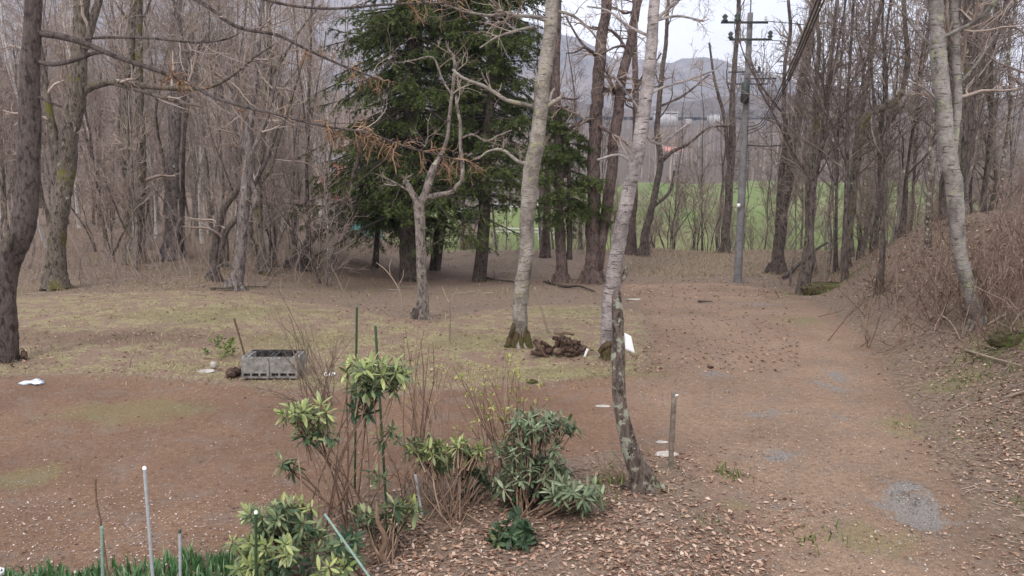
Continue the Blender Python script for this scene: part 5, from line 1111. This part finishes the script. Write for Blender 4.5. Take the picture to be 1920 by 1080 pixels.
def bush(name, label, base, clusters, leaf=.11, stemr=.008, nleaf=13, sfrac=1.0, cap=290, seed=1, stemmat='shrubstem', spread=.1, wd=.14, drp=.30, cat='shrub', bare=0):
    """base: (px,py) foot on the ground; clusters: (px,py,rx,ry,count,tone,Y or None)"""
    g = seeded(seed); b0 = G(*base); root = empty(name, b0); tag(root, label, cat); Yb = b0[1]; stems = MB(); items = []
    for (px, py_, rx, ry, n, tone, *yy) in clusters:
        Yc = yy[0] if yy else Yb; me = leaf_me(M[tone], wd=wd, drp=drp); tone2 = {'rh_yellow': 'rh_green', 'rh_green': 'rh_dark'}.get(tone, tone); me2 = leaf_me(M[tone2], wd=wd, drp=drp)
        for _ in range(n):
            while True:
                u, v_, w_ = g.uniform(-1, 1, 3)
                if u*u + v_*v_ + w_*w_ < 1: break
            yq = Yc + w_*rx*mpp(Yc)*.8; c = P(px + u*rx, py_ + v_*ry, yq)
            c[2] = max(c[2], float(H(c[0], c[1])) + .05)
            f = b0 + np.array([g.normal(0, spread), g.normal(0, spread*.7), 0]); f[2] = float(H(f[0], f[1])) - .05
            mid = f*.45 + c*.55; mid[:2] += (f[:2] - c[:2])*g.uniform(-.05, .3) + g.normal(0, .02, 2); mid[2] -= .02
            r_ = stemr*g.uniform(.7, 1.3); cc = catmull(np.c_[np.array([f, f*.75 + mid*.25 + g.normal(0, .012, 3), mid, mid*.4 + c*.6 + g.normal(0, .012, 3), c]), [r_*1.3, r_*1.1, r_, r_*.75, r_*.5]], .07)
            if g.random() < sfrac: tubes(stems, cc[:, :3], cc[:, 3], 5, rough=.08, rg=g)
            else: tubes(stems, cc[-4:, :3], cc[-4:, 3], 5)
            ax = norm(c - mid) + np.array([0, 0, .8]); ax = norm(ax + g.normal(0, .22, 3)); sc = leaf*g.uniform(.8, 1.15)
            for k in range(int(nleaf + g.integers(-2, 3))):
                az = k*2.4 + g.normal(0, .25); pol = g.normal(1.6, .36) if k < nleaf*.75 else g.normal(.6, .2)
                t1 = norm(np.cross(ax, [0.31, .9, .1])); t2 = np.cross(ax, t1)
                d = norm(ax*math.cos(pol) + (t1*math.cos(az) + t2*math.sin(az))*math.sin(pol)); up_ = norm(ax - d*np.dot(ax, d) + g.normal(0, .12, 3)); y_ = norm(np.cross(up_, d)); up_ = np.cross(d, y_)
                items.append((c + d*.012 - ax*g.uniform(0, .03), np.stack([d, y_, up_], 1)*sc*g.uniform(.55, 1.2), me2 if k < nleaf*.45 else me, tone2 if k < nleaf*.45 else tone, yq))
    stems.build('stems', M[stemmat], root, True, b0)['kind'] = 'stuff'
    order = sorted(range(len(items)), key=lambda i: items[i][4]); lf, ff_ = leafgeo(wd=wd, drp=drp); rest = {}
    for n_, i in enumerate(order):
        c, mtx, me, tone, _ = items[i]
        if n_ < cap:
            o = bpy.data.objects.new('leaf', me); COL.objects.link(o); o.parent = root
            o.matrix_local = mathutils.Matrix([[*mtx[r], (c - b0)[r]] for r in range(3)] + [[0, 0, 0, 1]])
        else: rest.setdefault(tone, MB()).add(lf @ mtx.T + c, ff_, 0, g.random())
    for tone, mb in rest.items(): tag(mb.build('leaves', attr_copy(tone), root, True, b0), kind='stuff')
    return root, b0
bush('rhododendron', 'tall leggy rhododendron with orange-brown stems and leaves only at the top', (640, 1000),
     [(700, 692, 68, 22, 26, 'rh_yellow'), (705, 728, 52, 20, 12, 'rh_green'), (680, 765, 22, 14, 4, 'rh_dark'), (572, 776, 50, 24, 20, 'rh_yellow'), (590, 815, 40, 20, 10, 'rh_green'), (538, 872, 20, 14, 4, 'rh_green'), (765, 690, 22, 18, 3, 'rh_green'), (715, 892, 14, 12, 2, 'rh_green'), (735, 812, 24, 14, 4, 'rh_green')],
     seed=61, spread=.17, stemr=.0065, leaf=.108, sfrac=.34)
bush('rhododendron', 'low bushy rhododendron with yellow-green leaves at the bottom, behind a dark green stake', (520, 1068),
     [(465, 1040, 52, 34, 22, 'rh_yellow', 5.45), (520, 985, 70, 42, 38, 'rh_green', 5.7), (500, 955, 50, 22, 8, 'rh_yellow', 5.9), (580, 1000, 34, 44, 14, 'rh_green', 5.7), (540, 1030, 30, 18, 5, 'rh_yellow', 5.35), (540, 1060, 60, 24, 8, 'rh_dark', 5.5), (560, 955, 30, 18, 5, 'rh_yellow', 5.8)], seed=62, leaf=.088, spread=.1, sfrac=.3)
bush('rhododendron', 'small green-leaved shoot beside the faded teal pole', (640, 1085), [(640, 1035, 36, 26, 7, 'rh_green', 5.4), (620, 1068, 34, 12, 4, 'rh_yellow', 5.3), (655, 1010, 18, 10, 2, 'rh_dark', 5.5)], seed=63, leaf=.10)
RB = bush('rhododendron', 'knee-high rhododendron with a twisted brown foot, right of the teal pole', (722, 1058), [(700, 968, 34, 18, 7, 'rh_green', 6.05), (745, 962, 36, 22, 8, 'rh_green', 6.1), (720, 985, 40, 14, 5, 'rh_dark', 6.1), (765, 945, 20, 12, 3, 'rh_yellow', 6.2)], seed=64, leaf=.105, spread=.03)
c = G(722, 1056); tubeobj('twisted_foot', M['shrubstem'], [c + [.02, 0, -.03], c + [-.03, 0, .08], c + [.01, 0, .2], c + [-.05, 0, .36], c + [-.06, .05, .5]], [.04, .026, .024, .018, .01], parent=RB[0], origin=RB[1], step=.04, rough=.15)
bush('rhododendron', 'rhododendron with a broad pale green cushion of leaves, left of the blue-green one', (845, 985), [(835, 842, 76, 22, 34, 'rh_yellow', 7.0), (850, 870, 66, 26, 24, 'rh_green', 7.05), (895, 905, 22, 36, 10, 'rh_dark', 7.1), (775, 830, 18, 14, 3, 'rh_green', 7.0)], seed=65, spread=.07, leaf=.105, sfrac=.18)
bush('rhododendron', 'large grey-green rhododendron left of the crooked snag', (990, 968), [(1015, 793, 62, 26, 32, 'rh_blue', 7.1), (990, 842, 66, 34, 34, 'rh_blue', 7.1), (1005, 890, 76, 36, 40, 'rh_blue', 7.0), (960, 905, 46, 36, 20, 'rh_blue', 6.95), (1085, 928, 56, 28, 28, 'rh_blue', 6.7), (1060, 800, 24, 22, 5, 'rh_green', 7.1), (1000, 930, 70, 22, 8, 'rh_dark', 7)], seed=66, spread=.06, leaf=.112, sfrac=.12)
bush('rhododendron', 'low dark green glossy-leaved plant on the leaf litter, in front of the grey-green rhododendron', (970, 1025), [(968, 985, 44, 18, 9, 'rh_dark', 6.25), (975, 1008, 50, 16, 8, 'rh_dark', 6.15), (930, 1005, 18, 14, 3, 'rh_green', 6.2)], seed=67, leaf=.10, wd=.22, spread=.05)
# --- thin shrubs with small leaves or none
def wiry(name, label, foot, fans, Yc, seed, mat, tipmat=None, ntip=0, tips=None, n=14, tw=5, rad=.005, spread=.12, cat='shrub', arch=.0, tsz=.022):
    g = seeded(seed); b0 = G(*foot); root = empty(name, b0); tag(root, label, cat); mb = MB(); leaf_ = MB(); Ps, Rs = [], []
    for (px, py_, rx, ry, cnt) in fans:
        for _ in range(cnt):
            yq = Yc + g.normal(0, .18); c = P(px + g.uniform(-rx, rx), py_ + g.uniform(-ry, ry), yq); f = b0 + np.array([g.normal(0, spread), g.normal(0, spread), 0]); f = f if cat != 'brush' else np.array([c[0] + g.normal(0, .3), c[1] + g.normal(0, .35), 0]); f[2] = float(H(f[0], f[1])) - .03
            if cat == 'brush': c[2] = f[2] + .03 + g.uniform(.15, .95)
            m1 = f*.66 + c*.34; m2 = f*.33 + c*.67; m1[2] += arch*.8; m2[2] += arch; m1 += g.normal(0, .02, 3); m2 += g.normal(0, .025, 3)
            cc = catmull(np.c_[np.array([f, m1, m2, c]), [rad*1.4, rad*1.1, rad*.8, rad*.45]], .08); q, r_ = resamp(cc[:, :3], cc[:, 3], 14); Ps.append(q); Rs.append(r_)
    Ps, Rs = np.array(Ps), np.array(Rs); tubes(mb, Ps, Rs, 5); 
    if tw:
        c1 = spawn(Ps, Rs, tw, .35, 1, .32, .55, 5, .25, .12, .7, .0028, .5, .4, g); tubes(mb, *c1, sides=3); ends = c1[0][:, -1]
    else: ends = Ps[:, -1]
    mb.build('stems', M[mat], root, False, b0)['kind'] = 'stuff'
    if tipmat:
        for e in ends:
            if g.random() > ntip: continue
            for k in range(g.integers(4, 8)):
                d = norm(g.normal(0, 1, 3) + [0, 0, .6]); s_ = norm(np.cross(d, g.normal(0, 1, 3)))*tsz*.28; L_ = d*tsz*g.uniform(.8, 1.6)
                leaf_.add([e, e + L_*.5 - s_, e + L_, e + L_*.5 + s_], [[0, 1, 2, 3]], 0, g.random())
        leaf_.build('leaves', M[tipmat], root, False, b0)['kind'] = 'stuff'
    return root
wiry('azalea', 'thin azalea with sparse yellowish leaf tips above the grey-green rhododendron', (958, 905), [(880, 700, 40, 16, 10), (940, 695, 44, 14, 10), (1000, 745, 26, 12, 5), (905, 765, 30, 30, 6), (965, 760, 30, 20, 5)], 7.8, 71, 'shrubstem', 'azalea', .8, n=20, tw=4, tsz=.030)
wiry('bare_shrub', 'bare upright shrub with reddish stems and a few pale leaves, right of the tall rhododendron', (800, 860), [(780, 640, 24, 30, 6), (815, 660, 24, 40, 6), (840, 700, 18, 30, 4), (760, 720, 20, 30, 4)], 8.4, 72, 'shrubstem', 'rh_green_a' if False else 'azalea', .18, tw=4, rad=.006)
wiry('bare_shrub', 'tan arching bare shrub between the fire box and the tall rhododendron', (600, 760), [(500, 545, 30, 20, 3), (540, 600, 30, 30, 5), (600, 620, 40, 50, 7), (640, 650, 30, 40, 6), (520, 690, 30, 30, 6), (490, 735, 20, 10, 4)], 9.4, 73, 'tanstem', None, 0, tw=5, rad=.0055, arch=.06)
wiry('bare_shrub', 'tangle of thin brown stems between the pale green and the knee-high rhododendrons', (800, 965), [(760, 880, 40, 30, 10), (820, 890, 50, 30, 12), (880, 920, 30, 20, 6)], 6.8, 74, 'shrubstem', None, 0, tw=4, rad=.004, spread=.25)
wiry('brushwood', 'dry brown weed stems round the foot of the crooked snag', (1185, 905), [(1150, 880, 30, 14, 7), (1215, 890, 16, 16, 5)], 7.5, 75, 'shrubstem', 'greengrass', .3, tw=4, rad=.003, spread=.14, cat='weeds')
wiry('brushwood', 'tangled brown brush piled below the leaning birch on the right bank', (1740, 615), [(1680, 590, 60, 26, 12), (1750, 575, 60, 34, 14), (1800, 560, 40, 30, 7)], 12.8, 76, 'shrubstem', None, 0, tw=6, rad=.006, spread=.6, cat='brush')
wiry('brushwood', 'reddish bramble tangle on the bank right of the leaning birch', (1890, 590), [(1860, 540, 50, 40, 9), (1930, 520, 50, 40, 9)], 11.5, 79, 'shrubstem', None, 0, tw=6, rad=.005, spread=.7, cat='brush')
wiry('brushwood', 'brown brush at the bank foot between the mossy hummock and the leaning birch', (1640, 560), [(1610, 500, 50, 40, 10), (1680, 500, 50, 40, 10)], 15.5, 80, 'shrubstem', None, 0, tw=6, rad=.006, spread=.9, cat='brush')
wiry('bulb_plant', 'small green leafy plant in the grass left of the fire box', (418, 672), [(418, 660, 12, 4, 8)], 12.3, 77, 'greengrass', 'greengrass', 1, tw=3, rad=.004, spread=.05, cat='plant', tsz=.06)
wiry('bare_sapling', 'short tuft of pale bare shoots standing in the grass left of the fire box', (246, 690), [(247, 640, 6, 12, 4)], gy(246, 690), 78, 'tanstem', None, 0, tw=2, rad=.004, spread=.04, cat='sapling')
def sapling(label, pts_list, Yd, seed):
    root = empty('pale_sapling', G(*pts_list[0][0][:2])); tag(root, label, 'sapling'); o0 = np.array(root.location); g = seeded(seed)
    for pl in pts_list:
        q, r_ = path([(a, b, c*.62) for a, b, c in pl], Yd, .06); mb = MB(); tubes(mb, q, r_, 6, rough=.08, rg=g); mb.build('stem', M['tanstem'], root, True, o0)
sapling('pale leafless forked sapling, left one of two before the firs', [[(656, 575, 4), (645, 550, 4), (632, 520, 3), (620, 498, 2)], [(645, 550, 3), (650, 535, 3), (656, 520, 2)]], gy(656, 575), 1)
sapling('pale leafless sapling bent to the left just left of the fruit tree', [[(755, 580, 4), (750, 548, 4), (738, 525, 3.5), (722, 505, 3), (705, 492, 2)], [(746, 538, 3), (755, 520, 3), (757, 506, 2)], [(732, 515, 3), (730, 500, 2.5), (735, 485, 2)]], gy(755, 580), 2)
sapling('pale Y-shaped leafless sapling right of the fruit tree', [[(843, 640, 4), (844, 600, 4), (843, 566, 4)], [(843, 568, 3.5), (836, 555, 3), (829, 538, 2.5)], [(843, 568, 3.5), (851, 553, 3), (859, 540, 2.5)]], gy(843, 640), 3)

# --- bulb leaves along the bottom edge
g = seeded(90); n = 2600; px = g.uniform(-160, 450, n); edge = 1052 - np.clip((px - 150)*.13, 0, 42) + 6*np.sin(px*.05); py_ = edge + g.random(n)*130; q, ok = Gv(px, py_ + 24); q = q[ok]
mb = MB(); v_, f4, f3, r_ = blades(q, .07, .17, .011, .1, 1, .2, g); mb.add(v_, f4, 0, r_); mb.f.setdefault((3, 0), []).append(f3)
tag(mb.build('bulb_leaves', M['daff']), 'thick fresh green strap leaves of spring bulbs along the bottom left', kind='stuff')

q = np.concatenate([np.c_[c[0] + rng.normal(0, sx, n), c[1] + rng.normal(0, sy, n)] for c, sx, sy, n in ((G(1560, 541), .7, .3, 260), (G(1900, 630), .35, .3, 260), (G(1870, 700), .4, .3, 120), (G(1150, 905), .12, .1, 60), (G(1530, 1010), .12, .1, 30), (G(1365, 890), .08, .06, 40), (G(1100, 940), .15, .1, 60))])
grass('green_tufts', q, .04, .13, .007, M['greengrass'], 'fresh green tufts on the mossy spots', lean=.7)
